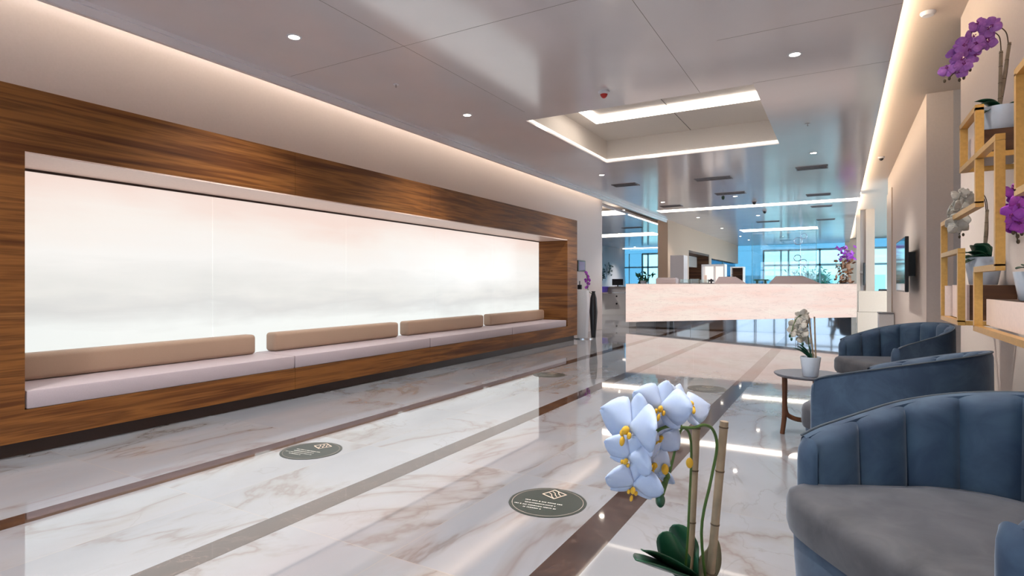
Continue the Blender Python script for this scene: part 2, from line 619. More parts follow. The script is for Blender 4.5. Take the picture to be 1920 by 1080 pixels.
def slab_holes(name, X, Y, z0, z1, holes, mat):
    xs = sorted(set([X[0], X[1]] + [h[i] for h in holes for i in (0, 1)]))
    ys = sorted(set([Y[0], Y[1]] + [h[i] for h in holes for i in (2, 3)]))
    mb = MB()
    b = bmesh.new()
    vd = {}

    def V(x, y, z):
        k = (round(x, 4), round(y, 4), z)
        if k not in vd:
            vd[k] = b.verts.new((x, y, z))
        return vd[k]

    def solid(i, j):
        if i < 0 or j < 0 or i >= len(xs) - 1 or j >= len(ys) - 1:
            return False
        cx, cy = (xs[i] + xs[i + 1]) / 2, (ys[j] + ys[j + 1]) / 2
        return not any(h[0] < cx < h[1] and h[2] < cy < h[3] for h in holes)
    for i in range(len(xs) - 1):
        for j in range(len(ys) - 1):
            if not solid(i, j):
                continue
            x0, x1, y0, y1 = xs[i], xs[i + 1], ys[j], ys[j + 1]
            for z in (z0, z1):
                b.faces.new((V(x0, y0, z), V(x1, y0, z), V(x1, y1, z), V(x0, y1, z)))
            for di, dj, e in ((-1, 0, ((x0, y0), (x0, y1))), (1, 0, ((x1, y0), (x1, y1))), (0, -1, ((x0, y0), (x1, y0))), (0, 1, ((x0, y1), (x1, y1)))):
                if not solid(i + di, j + dj):
                    (a, c), (d, f) = e
                    b.faces.new((V(a, c, z0), V(d, f, z0), V(d, f, z1), V(a, c, z1)))
    mb.add(b)
    return struct(mb.build(name, mat))


# ------------------------------------------------------------------ setting: floor
WL = -5.31            # left wall plane
WR = 0.87             # right wall plane
CZ = 3.2              # main ceiling
struct(MB().box(-12.2, 4.2, -5.3, 33.0, -0.12, 0).build('floor', mt_floor))
for i, (x0, x1, y0, y1) in enumerate([(-3.55, -3.40, -5.2, 32.8), (-2.43, -2.28, -5.2, 32.8), (-1.065, -0.895, -5.2, 32.8)]):
    struct(MB().box(x0, x1, y0, y1, -0.001, 0.0008).build('trim_%d' % (i + 1), mt_dark))

# ------------------------------------------------------------------ ceilings
R1 = (-3.42, -0.77, 6.33, 9.20)
R2 = (-4.45, 0.40, 15.85, 16.42)
R3 = (-3.30, -0.70, 23.0, 24.1)
struct(slab_holes('ceiling', (-4.76, 0.40), (-5.2, 32.7), CZ, CZ + 0.06, [R1, R2, R3], mt_ceil))
struct(MB().box(-12.2, 4.2, -5.3, 33.0, 3.75, 3.85).build('ceiling', mt_white))
# fascia lip at the left edge of the lowered ceiling
fb = MB()
fb.box(-4.775, -4.757, -5.2, 18.2, 3.11, 3.26).box(-4.80, -4.762, -5.2, 18.2, 3.105, 3.125).box(-4.757, -4.735, -5.2, 18.2, 3.17, 3.20)
struct(fb.build('trim_5', mt_ceil))
# panel joints of the lowered ceiling
jb = MB()
for a in [(-1.302, -1.298, -3, 6.33), (-4.7, 0.4, 3.82, 3.824), (-0.9, 0.4, 5.04, 5.044), (-0.77, 0.4, 6.288, 6.292), (-3.262, -3.258, -1.0, 6.0)]:
    jb.box(a[0], a[1], a[2], a[3], CZ - 0.0006, CZ + 0.001)
struct(jb.build('trim_6', mt_seam))


def recess(i, H, top, leds, inner=True):
    x0, x1, y0, y1 = H
    b = MB()
    t = 0.03
    b.box(x0 - t, x0, y0 - t, y1 + t, CZ + 0.06, top)
    b.box(x1, x1 + t, y0 - t, y1 + t, CZ + 0.06, top)
    b.box(x0, x1, y0 - t, y0, CZ + 0.06, top)
    b.box(x0, x1, y1, y1 + t, CZ + 0.06, top)
    b.box(x0 - t, x1 + t, y0 - t, y1 + t, top, top + 0.03)
    struct(b.build('ceiling', mt_white))


recess(1, R1, 3.57, 1)
recess(2, R2, 3.42, 1)
recess(3, R3, 3.42, 1)
# the lip that hides each led strip, and the strips
t = thing('cove_light', 'glowing led strips around the large ceiling recess nearest the lens', 'cove light', (0, 0, 0))
x0, x1, y0, y1 = R1
MB().box(x0 + 0.001, x0 + 0.012, y0, y1, CZ + 0.02, CZ + 0.05).build('light_strip', mt_led_r, t)
MB().box(x0, x1, y1 - 0.012, y1 - 0.001, CZ + 0.02, CZ + 0.055).build('light_strip', mt_led_r, t)
MB().box(-3.02, x1 - 0.10, 7.76, 8.06, 3.545, 3.565).build('light_panel', mt_led_soft, t)
MB().box(-3.16, -3.02, 7.0, 8.06, 3.545, 3.565).build('light_panel', mt_led_soft, t)
tag(MB().box(x0 + 0.30, x1 - 0.05, y0 + 0.01, y0 + 0.05, 3.30, 3.33).build('slot_diffuser', mt_vent), 'long dark slot diffuser along the near edge of the large ceiling recess', 'vent')
struct(MB().box(-2.035, -2.027, y0 + 0.05, y1 - 0.01, 3.566, 3.5695).build('trim_7', mt_seam))
for H, lab in ((R2, 'glowing led strip across the whole ceiling behind the vents, above the counter'), (R3, 'short glowing led recess in the ceiling nearest the far windows')):
    t = thing('cove_light', lab, 'cove light')
    MB().box(H[0], H[1], H[3] - 0.012, H[3] - 0.001, CZ + 0.01, CZ + 0.11).build('light_strip', mt_led_soft, t)

# side soffits and the slots for the wall washing strips
struct(MB().box(0.30, WR, -5.2, 14.3, 3.36, 3.42).build('ceiling', mt_soffit))
struct(MB().box(0.30, 4.2, 14.3, 32.7, 3.36, 3.42).build('ceiling', mt_soffit))
struct(MB().box(WR, 4.2, 5.7, 8.6, 3.36, 3.42).build('ceiling', mt_soffit))
struct(MB().box(WL, -4.65, -5.2, 18.2, 3.46, 3.5).build('ceiling', mt_white))
t = thing('cove_light', 'hidden led strip washing the long left wall above the wooden bench frame', 'cove light')
MB().box(-5.11, -5.08, -5.0, 13.8, 3.435, 3.459).build('light_strip', mt_led, t)
t = thing('cove_light', 'hidden led strip glowing along the right edge of the lowered ceiling', 'cove light')
MB().box(0.37, 0.395, -5.0, 32.0, 3.265, 3.285).build('light_strip', emitter('soffit led', (1.0, 0.80, 0.58), 26.0), t)

# ceiling of the room at the left behind the bench wall
L1 = (-12.0, -5.42, 14.1, 16.3)
L2 = (-12.0, -6.4, 22.2, 23.9)
struct(slab_holes('ceiling', (-12.2, -5.35), (13.9, 32.7), CZ, CZ + 0.06, [L1, L2], mt_ceil))
struct(MB().box(-12.2, -4.65, 13.9, 32.7, 3.50, 3.54).build('ceiling', mt_white))
for lab, bx in (('led strip glowing across the left room ceiling, nearest the bench wall', (-12, -5.5, 16.26, 16.30)),
                ('led strip running back beside the lowered ceiling edge to the beige wall', (-5.40, -5.355, 16.3, 20.2)),
                ('led strip glowing across the left room ceiling, halfway to its windows', (-12, -6.4, 23.86, 23.90)),
                ('thin led strip in the ceiling just before the left room windows', (-10.9, -5.0, 31.9, 31.94))):
    t = thing('cove_light', lab, 'cove light')
    z0 = CZ - 0.02 if bx[2] > 30 else (CZ - 0.02 if bx[3] == 20.2 else CZ + 0.02)
    MB().box(*bx, z0, z0 + (0.05 if bx[2] > 30 else (0.07 if bx[3] == 20.2 else 0.12))).build('light_strip', mt_led_soft, t)

# ------------------------------------------------------------------ walls
NY0, NY1, NZ0, NZ1 = 1.71, 10.5, 0.31, 2.04
NX = -5.40
wb_ = MB()
wb_.box(WL - 0.6, WL, -5.2, 13.95, 0, 0.2).box(WL - 0.6, WL, -5.2, 13.95, NZ1 + 0.25, 3.5)
wb_.box(WL - 0.6, WL, -5.2, NY0 - 0.25, 0.2, NZ1 + 0.25).box(WL - 0.6, WL, NY1 + 0.25, 13.95, 0.2, NZ1 + 0.25)
wb_.box(WL - 0.6, NX - 0.06, NY0 - 0.25, NY1 + 0.25, 0.2, NZ1 + 0.25)
struct(wb_.build('wall_left', mt_wall))
wr = MB()
wr.box(WR, WR + 0.25, -5.2, 5.98, 0, 3.42).box(WR, WR + 0.25, 8.16, 14.3, 0, 3.42)
struct(wr.build('wall_right', mt_wallr))
rc = MB()
rc.box(WR + 0.25, 4.2, 8.16, 8.36, 0, 3.42).box(WR + 0.25, 4.2, 5.78, 5.98, 0, 3.42).box(4.1, 4.2, 5.98, 8.16, 0, 3.42)
struct(rc.build('wall_recess', mt_wall_cool))
struct(MB().box(WR - 0.018, WR - 0.001, 13.1, 14.32, 0, 3.0).build('trim_8', mt_cab))
# wall parallel to the hall beyond the left room
pw = MB()
pw.box(-5.05, -4.73, 18.2, 21.1, 0, 3.5).box(-5.05, -4.73, 21.1, 24.8, 2.38, 3.5).box(-5.05, -4.73, 24.8, 32.6, 2.25, 3.5).box(-5.05, -4.73, 24.8, 25.3, 0, 2.25)
struct(pw.build('wall_centre', mt_wallc))
struct(MB().box(-12.2, -11.0, 13.9, 32.6, 0, 3.54).build('wall_left_room', mt_wall_cool))
struct(MB().box(-12.2, WL - 0.6, 13.75, 13.9, 0, 3.8).build('wall_divider', mt_wall))

# far glazing
fw = MB()
YF = 32.6
fw.box(-12.2, 4.2, YF, YF + 0.15, 2.93, 3.85).box(-4.9, -3.47, YF, YF + 0.15, 0, 2.93)
fw.box(-11.0, -9.95, YF, YF + 0.15, 0, 2.93).box(-8.75, -4.9, YF, YF + 0.15, 0, 2.93)
struct(fw.build('wall_far', mt_glass_b))
struct(MB().box(0.21, 0.95, YF - 0.05, YF + 0.15, 0, 3.36).build('trim_9', mt_cab))


def window(i, x0, x1, y, mull, z0=0.0, z1=2.93, tz=2.13, gl=None):
    t = bpy.data.objects.new('window_%d' % i, None)
    COL.objects.link(t)
    t.location = ((x0 + x1) / 2, y, 0)
    struct(t)
    f = MB()
    c = (x0 + x1) / 2
    for m in [x0, x1] + mull:
        f.box(m - c - 0.04, m - c + 0.04, -0.05, 0.05, z0, z1)
    for z in (z0 + 0.03, tz, z1 - 0.03):
        f.box(x0 - c, x1 - c, -0.05, 0.05, z - 0.05, z + 0.05)
    f.build('window_frame', mt_frame, t)
    ms = sorted([x0] + mull + [x1])
    for a, b in zip(ms, ms[1:]):
        MB().box(a - c + 0.03, b - c - 0.03, -0.006, 0.006, z0, z1).build('pane', gl or mt_glass, t)


window(1, -3.47, 0.21, YF + 0.05, [-2.65, -2.30, -0.88])
window(2, -9.95, -8.75, YF + 0.05, [-9.62])
struct(MB().box(-11.0, -9.99, YF - 0.03, YF - 0.001, 2.09, 2.17).box(-8.71, -4.9, YF - 0.03, YF - 0.001, 2.09, 2.17).box(-10.75, -10.70, YF - 0.03, YF - 0.001, 0, 2.93).build('trim_12', mt_frame))
window(3, 0.95, 4.1, YF + 0.05, [2.2])
struct(MB().box(4.1, 4.3, 13.9, 16.0, 0, 3.85).box(4.1, 4.3, 31.0, 33, 0, 3.85).box(4.1, 4.3, 16.0, 31.0, 3.0, 3.85).build('wall_right_room', mt_wall_cool))
t = bpy.data.objects.new('window_6', None)  # unseen glazing added so daylight brightens the far floor and ceiling
COL.objects.link(t)
t.location = (4.2, 23.5, 0)
struct(t)
f = MB()
for k in range(7):
    f.box(-0.05, 0.05, -7.5 + 2.5 * k - 0.04, -7.5 + 2.5 * k + 0.04, 0, 3.0)
f.box(-0.05, 0.05, -7.5, 7.5, 2.05, 2.15).box(-0.05, 0.05, -7.5, 7.5, 0, 0.1)
f.build('window_frame', mt_frame, t)
for k in range(6):
    MB().box(-0.005, 0.005, -7.45 + 2.5 * k, -5.05 + 2.5 * k, 0.1, 3.0).build('pane', mt_glass_s, t)
# entrance wall behind
ew = MB()
ew.box(-12.2, -5.2, -5.4, -5.2, 0, 3.85).box(0.6, 4.2, -5.4, -5.2, 0, 3.85).box(-5.2, 0.6, -5.4, -5.2, 2.9, 3.85)
struct(ew.build('wall_entrance', mt_wall))
window(4, -5.2, 0.6, -5.3, [-4.2, -3.2, -2.6, -2.0, -1.4, -0.4], 0, 2.9, 2.2, mt_glass_e)

# outside
struct(MB().box(4.4, 30, 5, 33.0, -0.3, -0.12).build('ground', mt_paving))
struct(MB().box(-30, 20, 33.1, 60, -0.3, -0.12).build('ground', mt_paving))
struct(MB().box(-30, 20, -30, -5.5, -0.3, -0.12).build('ground', mt_paving))


def shrub(x, y, h, r, label, grp=None):
    t = thing('shrub', label, 'shrub', (x, y, -0.12), 0, grp)
    MB().tube([(0, 0, 0), (0.05, 0, h * 0.5), (0, 0.05, h * 0.8)], 0.05, 6).build('trunk', mt_bark, t)
    rnd = random.Random(int(x * 100) + 5)
    b = bmesh.new()
    for k in range(420):
        a, e = rnd.uniform(0, 2 * PI), rnd.gauss(0, 0.5)
        rr = r * rnd.uniform(0.2, 1.0)
        c = Vector((rr * math.cos(a), rr * math.sin(a) * 0.8, h * 0.62 + e * h * 0.28))
        d = Vector((rnd.gauss(0, 1), rnd.gauss(0, 1), rnd.gauss(0, 1))).normalized()
        s_ = d.orthogonal().normalized()
        l = 0.16
        v = [b.verts.new(c + d * l), b.verts.new(c + s_ * l * 0.3), b.verts.new(c - d * l), b.verts.new(c - s_ * l * 0.3)]
        b.faces.new(v)
    MB().add(b).build('foliage', mt_shrub, t)


shrub(-2.0, 36.0, 2.1, 0.75, 'leafy green shrub outside the far windows, the bigger one at the left')
shrub(-1.15, 38.0, 2.3, 0.7, 'leafy green shrub outside the far windows, just left of the wide mullion')
shrub(0.1, 36.5, 1.4, 0.6, 'low green shrub outside the right pane of the far windows')
t = thing('building', 'pale building across the street seen through the far windows', 'building', (-4, 52, -0.12))
MB().box(-9, 7, 0, 4, 0, 2.0).build('wall', mt_facade, t)
for k in range(7):
    MB().box(-8 + 2.1 * k, -7 + 2.1 * k, -0.03, 0.02, 0.6, 1.6).build('window', mt_blue, t)

# ------------------------------------------------------------------ long bench with backlit wall
t = thing('built_in_bench_frame', 'long walnut veneer frame around the glowing onyx niche and bench', 'bench frame', (0, 0, 0))
FX = -4.73
FB = WL + 0.005
y0, y1 = 1.22, 10.99
zs = 2.47
yb = [y0, 3.90, 6.08, 8.28, y1]
for a, b in zip(yb, yb[1:]):
    MB().box(FB, FX, a + 0.0015, b - 0.0015, NZ1, zs).build('header_panel', mt_wood, t)
    MB().box(FB, FX, a + 0.0015, b - 0.0015, 0.10, NZ0).build('front_panel', mt_wood, t)
MB().box(FB, FX, y0, NY0, NZ0, NZ1).build('side_panel', mt_wood, t)
MB().box(FB, FX, NY1, y1, NZ0, NZ1).build('side_panel', mt_wood, t)
MB().box(FB, FX - 0.06, y0 + 0.03, y1 - 0.03, 0, 0.10).build('kick_board', mt_kick, t)
MB().box(NX - 0.02, FB, NY1, NY1 + 0.02, NZ0, NZ1).build('side_lining', mt_wood, t)
MB().box(NX - 0.02, FB, NY0 - 0.02, NY0, NZ0, NZ1).build('side_lining', mt_wood, t)
MB().box(NX - 0.02, FX - 0.002, NY0 - 0.001, NY1 + 0.001, NZ1 - 0.012, NZ1 + 0.002).build('soffit_lining', mt_face, t)
MB().box(NX + 0.03, NX + 0.045, NY0, NY1, NZ1 - 0.03, NZ1 - 0.012).build('shadow_gap', mt_kick, t)  # dark strip standing in for the shadow line above the onyx panels
MB().box(NX - 0.02, FB, NY0, NY1, 0.26, NZ0).build('bench_deck', mt_wood, t)
t = thing('light_wall', 'glowing backlit onyx wall panels behind the long bench', 'light wall', (0, 0, 0))
ys = [NY0, 3.44, 5.20, 7.02, 8.72, NY1]
for a, b in zip(ys, ys[1:]):
    MB().box(NX, NX + 0.03, a + 0.003, b - 0.003, NZ0, NZ1 - 0.02).build('onyx_panel', mt_onyx, t)
SEATS = [('long cream seat cushion on the bench, nearest the lens', 1.72, 3.895), ('cream seat cushion on the bench, second from the left', 3.905, 6.075),
         ('cream seat cushion on the bench, third from the left', 6.085, 8.275), ('cream seat cushion at the far right end of the bench', 8.285, 10.45)]
for lab, a, b in SEATS:
    tag(MB().box(NX + 0.04, FX, a, b, NZ0, 0.435, 0.012).build('seat_cushion', mt_cushion, smooth=True), lab, 'cushion', 'seat cushions along the bench')
BACKS = [('tan bolster on the bench touching its left end', 1.72, 3.80), ('tan bolster on the bench, second from the left', 4.02, 5.99),
         ('tan bolster on the bench, third from the left', 6.17, 8.13), ('tan bolster at the far right end of the bench', 8.34, 10.40)]
for lab, a, b in BACKS:
    tag(MB().box(NX + 0.05, -5.19, a, b, 0.436, 0.635, 0.035, seg=4).build('back_cushion', mt_backc, smooth=True), lab, 'cushion', 'tan bolsters along the bench')

# ------------------------------------------------------------------ reception counter
DY = 14.6
t = thing('reception_counter', 'long glowing pink onyx reception counter floating on a mirrored plinth', 'counter', (-2.3, DY, 0))
xl, xr = -4.9, 0.32
P = lambda x: x + 2.3
zb = lambda x: 0.155 + (x - xl) / (xr - xl) * (0.43 - 0.155)
n = 6
xs_ = [xl + (xr - xl) * i / n for i in range(n + 1)]
for a, b in zip(xs_, xs_[1:]):
    MB().prism([(P(a) + 0.001, zb(a)), (P(b) - 0.001, zb(b)), (P(b) - 0.001, 1.155), (P(a) + 0.001, 1.155)], 0, 0.03, 'y').build('front_slab', mt_desk, t)
MB().prism([(P(xl), zb(xl)), (P(xr), zb(xr)), (P(xr), 1.155), (P(xl), 1.155)], 0.031, 0.75, 'y').build('body', mt_cabw, t)
MB().box(P(xl), P(xr), 0.0, 0.78, 1.156, 1.166).build('worktop', mt_face, t)
MB().box(P(-4.72), P(0.22), 0.32, 0.6, 0.001, zb(xr) + 0.02).build('mirrored_plinth', mt_mirror, t)
for x in (-4.2, -3.3, -2.45, -1.75, -0.9):
    MB().box(P(x) - 0.004, P(x) + 0.004, 0.315, 0.3195, 0.001, zb(x) + 0.02).build('plinth_joint', mt_vent, t)


def monitor(name, x, y, w_, h_, label, mat, grp=None, z=1.166, rz=0):
    t = thing(name, label, 'monitor', (x, y, z), rz, grp)
    MB().box(-w_ / 2, w_ / 2, -0.02, 0.02, 0.05, 0.05 + h_, 0.006).build('screen_housing', mat, t)
    MB().box(-0.02, 0.02, 0.0, 0.03, 0.005, 0.12).build('stand', mat, t)
    MB().box(-0.1, 0.1, -0.06, 0.1, 0.0, 0.01).build('foot', mat, t)
    return t


def wedge(x, w_, h_, lab):
    t = thing('monitor_hood', lab, 'monitor', (x, DY + 0.35, 1.167), 0, 'grey screens on the counter')
    MB().prism([(-w_ / 2, 0), (w_ / 2, 0), (w_ * 0.16, h_), (-w_ * 0.36, h_)], 0, 0.03, 'y').build('back_panel', mt_grey, t)
    MB().box(-w_ * 0.3, w_ * 0.3, 0.03, 0.25, 0, 0.012).build('foot', mt_grey, t)


wedge(-0.93, 1.10, 0.18, 'wide grey slanted screen on the counter, nearest its right end')
wedge(-2.35, 0.75, 0.17, 'grey slanted screen on the middle of the counter, right of the white cupboard')
t = thing('printer', 'low grey box shaped printer at the left part of the counter top', 'printer', (-3.93, DY + 0.3, 1.167))
MB().box(-0.26, 0.26, 0, 0.3, 0, 0.13, 0.01).build('body', mt_grey, t)
MB().box(-0.24, 0.24, 0.02, 0.28, 0.13, 0.155, 0.005).build('lid', mt_grey, t)
for x, lab, hh in ((-3.43, 'clear acrylic box on the counter, the left one of three', 0.11), (-3.19, 'clear acrylic box on the counter, the middle one of three', 0.12), (-2.95, 'clear acrylic box on the counter, the right one of three', 0.10)):
    t = thing('acrylic_box', lab, 'box', (x, DY + 0.2, 1.167), 0, 'acrylic boxes on the counter')
    b = MB()
    for a in ((-0.1, 0.1, 0, 0.006), (-0.1, 0.1, 0.154, 0.16), (-0.1, -0.094, 0.007, 0.153), (0.094, 0.1, 0.007, 0.153)):
        b.box(*a, 0.002, hh)
    b.build('walls', mt_glass_clear, t)
    MB().box(-0.09, 0.09, 0.01, 0.15, 0.0, 0.025).build('base', mt_grey, t)
tag(MB().box(-2.99, -2.92, DY + 0.42, DY + 0.44, 1.167, 1.38, 0.004).build('acrylic_sign', mt_face), 'small cream card holder standing behind the right acrylic box', 'sign')
t = thing('green_tray', 'small dark green tray on feet, right of the centre of the counter', 'tray', (-1.63, DY + 0.25, 1.167))
MB().box(-0.16, 0.16, -0.08, 0.08, 0.07, 0.10, 0.006).build('tray', mt_leaf, t)
for sx in (-1, 1):
    MB().box(sx * 0.09 - 0.025, sx * 0.09 + 0.025, -0.05, 0.05, 0, 0.07).build('foot', mt_leaf, t)
monitor('desk_phone', -2.83, DY + 0.5, 0.12, 0.05, 'small black phone on the counter left of the white cupboard', mt_black, None)

# tall white cupboard lit inside, behind the counter
t = thing('white_cupboard', 'white open cupboard glowing pale pink, standing behind the counter', 'cupboard', (-3.35, 18.2, 0))
MB().box(-0.35, 0.33, 0, 0.4, 0, 1.2).build('body', mt_cabw, t)
MB().box(-0.35, 0.33, 0.0, 0.4, 1.70, 1.76).build('top_board', mt_cabw, t)
for a, b in ((-0.35, -0.31), (0.29, 0.33)):
    MB().box(a, b, 0, 0.4, 1.2, 1.70).build('side_board', mt_cabw, t)
MB().box(-0.31, 0.29, 0.37, 0.4, 1.2, 1.70).build('back_light_panel', emitter('pale lit panel', (1.0, 0.86, 0.80), 1.0), t)
MB().box(-0.01, 0.01, 0.1, 0.36, 1.2, 1.70).build('divider', mt_cabw, t)
t = thing('small_display_case', 'white rimmed case with brown shelves right of the glowing cupboard', 'display case', (-2.86, 19.5, 0))
MB().box(-0.2, 0.2, 0, 0.35, 0, 1.25).build('body', mt_cabw, t)
for a, b in ((-0.2, -0.17), (0.17, 0.2)):
    MB().box(a, b, 0, 0.35, 1.25, 1.68).build('side_board', mt_cabw, t)
MB().box(-0.2, 0.2, 0, 0.35, 1.68, 1.71).build('top_board', mt_cabw, t)
MB().box(-0.17, 0.17, 0.3, 0.35, 1.25, 1.68).build('back_board', mt_wood_dark, t)
MB().box(-0.17, 0.17, 0.02, 0.3, 1.45, 1.465).build('shelf', mt_wood_dark, t)
# wooden lined opening in the centre wall
t = thing('wood_lined_niche', 'dark brown niche with reddish wood screen in the beige wall behind the counter', 'niche', (-5.0, 21.1, 0))
MB().box(-0.6, -0.55, 0, 3.7, 0, 2.38).build('back_board', mt_brick, t)
MB().box(-0.55, 0.26, 0.0, 3.7, 2.30, 2.375).build('top_board', mt_wood_dark, t)
MB().box(-0.55, 0.26, 3.62, 3.69, 0, 2.30).build('side_board', mt_wood_dark, t)
MB().box(-0.5, -0.2, 0.02, 3.6, 1.85, 2.28).build('pelmet', mt_taupe, t)
# glazed screens between the beige wall and the windows
t = bpy.data.objects.new('window_5', None)
COL.objects.link(t)
t.location = (-4.9, 25.3, 0)
struct(t)
MB().box(-0.02, 0.02, 0, 7.3, 0, 2.24).build('pane', glass('blue glass', (0.25, 0.6, 0.8), 0.2), t)
MB().box(-0.04, 0.04, 0, 0.08, 0, 2.25).box(-0.04, 0.04, 3.6, 3.68, 0, 2.25).build('window_frame', mt_frame, t)
tag(MB().box(-4.45, -4.05, 17.4, 17.9, 0, 2.02).build('partition', mt_wall), 'plain pinkish beige partition panel left of the brown niche', 'partition')
tag(MB().box(-4.729, -4.69, 18.6, 19.15, 1.32, 1.62, 0.004).build('intercom', mt_black), 'narrow black intercom on the beige wall behind the counter', 'intercom')

# glass screen on the counter side
gs = thing('glass_screen', 'tall frameless glass screen standing behind the counter before the windows', 'glass screen', (-1.6, 20.6, 0))
MB().box(-0.95, 0.95, -0.006, 0.006, 0.02, 2.9).build('pane', mt_glass_clear, gs)
for x in (-0.95, 0.95):
    MB().box(x - 0.006, x + 0.006, -0.008, 0.008, 0, 3.199).build('post', mt_frame, gs)

# ------------------------------------------------------------------ left room furniture
t = thing('side_counter', 'grey white service counter in the left room, beyond the end of the bench wall', 'counter', (-7.4, 20.7, 0))
MB().box(-2.2, 1.6, 0, 0.6, 0.0, 0.82).build('body', mt_cabw, t)
MB().box(-2.2, 1.6, 0.04, 0.6, 0.84, 1.03).build('apron', mt_cabw, t)
MB().box(-2.25, 1.65, -0.03, 0.65, 1.031, 1.06).build('worktop', mt_taupe, t)
for z in (0.70, 0.42):
    MB().sphere((0.1, -0.01, z), 0.035).build('knob', mt_black, t)
SC = t
t = monitor('desktop_monitor', -7.35, 20.95, 0.43, 0.24, 'black monitor on the grey white counter in the left room', mt_black, None, 1.061)
t = thing('basin', 'violet plastic basin on the left room counter beside the bench wall', 'basin', (-7.72, 20.47, 0.85))
MB().lathe([(0.13, 0), (0.17, 0.20), (0.18, 0.21), (0.165, 0.21), (0.12, 0.01)], 24).build('bowl', mt_purple, t, True)
MB().lathe([(0.175, 0.19), (0.19, 0.19), (0.19, 0.215), (0.175, 0.215)], 24).build('rim', mt_purple, t, True)
MB().box(-0.56, -0.08, -0.42, -0.001, 0.80, 0.849).build('shelf_board', mt_taupe, SC)


def spray(name, loc, h, label, seedn, mat=mt_shrub, pot=True, sc=1.0, grp=None):
    """a vase of twigs with leaves, for far plants"""
    t = thing(name, label, 'plant', loc, 0, grp)
    rnd = random.Random(seedn)
    if pot:
        MB().lathe([(0.05 * sc, 0), (0.08 * sc, 0.12 * sc), (0.07 * sc, 0.14 * sc), (0.0 + 0.01, 0.13 * sc)], 16).build('pot', mt_pot, t, True)
    st, lf = MB(), bmesh.new()
    for k in range(5):
        a = rnd.uniform(0, 2 * PI)
        tip = Vector((math.cos(a) * 0.22 * sc, math.sin(a) * 0.15 * sc, h * rnd.uniform(0.7, 1)))
        st.tube([(0, 0, 0.05), tip * 0.5 + Vector((0, 0, 0.05)), tip], 0.008 * sc, 5)
        for j in range(7):
            c = tip * (0.35 + 0.1 * j)
            d = Vector((rnd.gauss(0, 1), rnd.gauss(0, 1), rnd.gauss(0.2, 1))).normalized()
            s_ = d.orthogonal().normalized() * 0.03 * sc
            c += d * 0.05 * sc
            lf.faces.new([lf.verts.new(c + d * 0.08 * sc), lf.verts.new(c + s_), lf.verts.new(c - d * 0.05 * sc), lf.verts.new(c - s_)])
    st.build('twigs', mt_stem, t)
    MB().add(lf).build('leaves', mat, t)
    return t


mt_dkflower = plain('dark dried leaves', (0.06, 0.07, 0.055), 0.7)
spray('leafy_plant', (-5.75, 19.0, 1.061), 0.52, 'green leafy plant just beyond the left end of the glowing counter', 3, mt_shrub, True, 1.5)
tag(MB().box(-6.2, -5.2, 18.8, 19.3, 0, 1.06).build('low_cabinet', mt_taupe), 'low taupe cabinet under the green leafy plant in the left room', 'cabinet')
t = thing('wall_flower_display', 'dark dried flower sprays mounted on the left room wall above the counter', 'wall decoration', (-10.98, 27.4, 0))
for k, (yy, zz) in enumerate(((-3.2, 1.9), (-2.4, 1.5), (-1.5, 1.95), (-0.7, 1.5), (0.2, 2.0), (1.4, 1.7), (2.3, 2.0))):
    rnd = random.Random(k + 50)
    b = bmesh.new()
    mbx = MB()
    mbx.tube([(0.03, yy, zz - 0.35), (0.06, yy + 0.1, zz), (0.05, yy + 0.05, zz + 0.35)], 0.015, 5)
    for j in range(26):
        c = Vector((0.08 + rnd.uniform(0, 0.1), yy + rnd.gauss(0, 0.2), zz + rnd.gauss(0, 0.2)))
        d = Vector((rnd.gauss(0, 0.3), rnd.gauss(0, 1), rnd.gauss(0, 1))).normalized()
        s_ = d.cross(Vector((1, 0, 0))).normalized() * 0.05
        b.faces.new([b.verts.new(c + d * 0.12), b.verts.new(c + s_), b.verts.new(c - d * 0.12), b.verts.new(c - s_)])
    mbx.add(b)
    mbx.build('flower_spray', mt_dkflower, t)

# ------------------------------------------------------------------ far right
t = thing('beige_cabinet', 'plain beige cabinet at the right end of the glowing counter', 'cabinet', (0.68, 15.9, 0))
MB().box(-0.30, 0.28, 0, 0.5, 0.5, 0.99).build('upper_body', mt_cab, t)
MB().box(-0.32, 0.12, 0.0, 0.5, 0.0, 0.495).build('lower_body', mt_cab, t)
cc = MB()
cc.box(0.42, 0.52, 19.8, 20.2, 0.0, 3.4)
cc.box(0.66, 0.88, 19.8, 20.2, 0.0, 3.4)
struct(cc.build('trim_10', mt_cab))
struct(MB().box(0.52, 0.66, 19.95, 20.05, 0.0, 3.4).build('trim_11', mt_wall_cool))
tag(MB().box(0.585, 0.64, 19.75, 19.79, 1.12, 1.78, 0.005).build('display_screen', mt_screen), 'narrow black screen hanging on the beige column at the right end of the counter', 'screen')
t = thing('flower_column', 'tall purple and brown flower arrangement at the right end of the counter', 'flowers', (0.12, 19.3, 0))
MB().lathe([(0.12, 0), (0.15, 0.6), (0.10, 1.1), (0.12, 1.2)], 20).build('vase', mt_black, t, True)
rnd = random.Random(9)
for nm, mat, z0, z1, nn in (('dried_leaves', plain('brown dried leaves', (0.22, 0.09, 0.04), 0.7), 1.2, 1.85, 90), ('blossoms', mt_petm, 1.85, 2.25, 50), ('cream_blossoms', mt_petc, 1.3, 1.9, 30)):
    b = bmesh.new()
    for k in range(nn):
        c = Vector((rnd.gauss(0, 0.12), rnd.gauss(0, 0.1), rnd.uniform(z0, z1)))
        d = Vector((rnd.gauss(0, 1), rnd.gauss(0, 1), rnd.gauss(0, 1))).normalized()
        s_ = d.orthogonal().normalized() * 0.05
        b.faces.new([b.verts.new(c + d * 0.08), b.verts.new(c + s_), b.verts.new(c - d * 0.08), b.verts.new(c - s_)])
    MB().add(b).build(nm, mat, t)
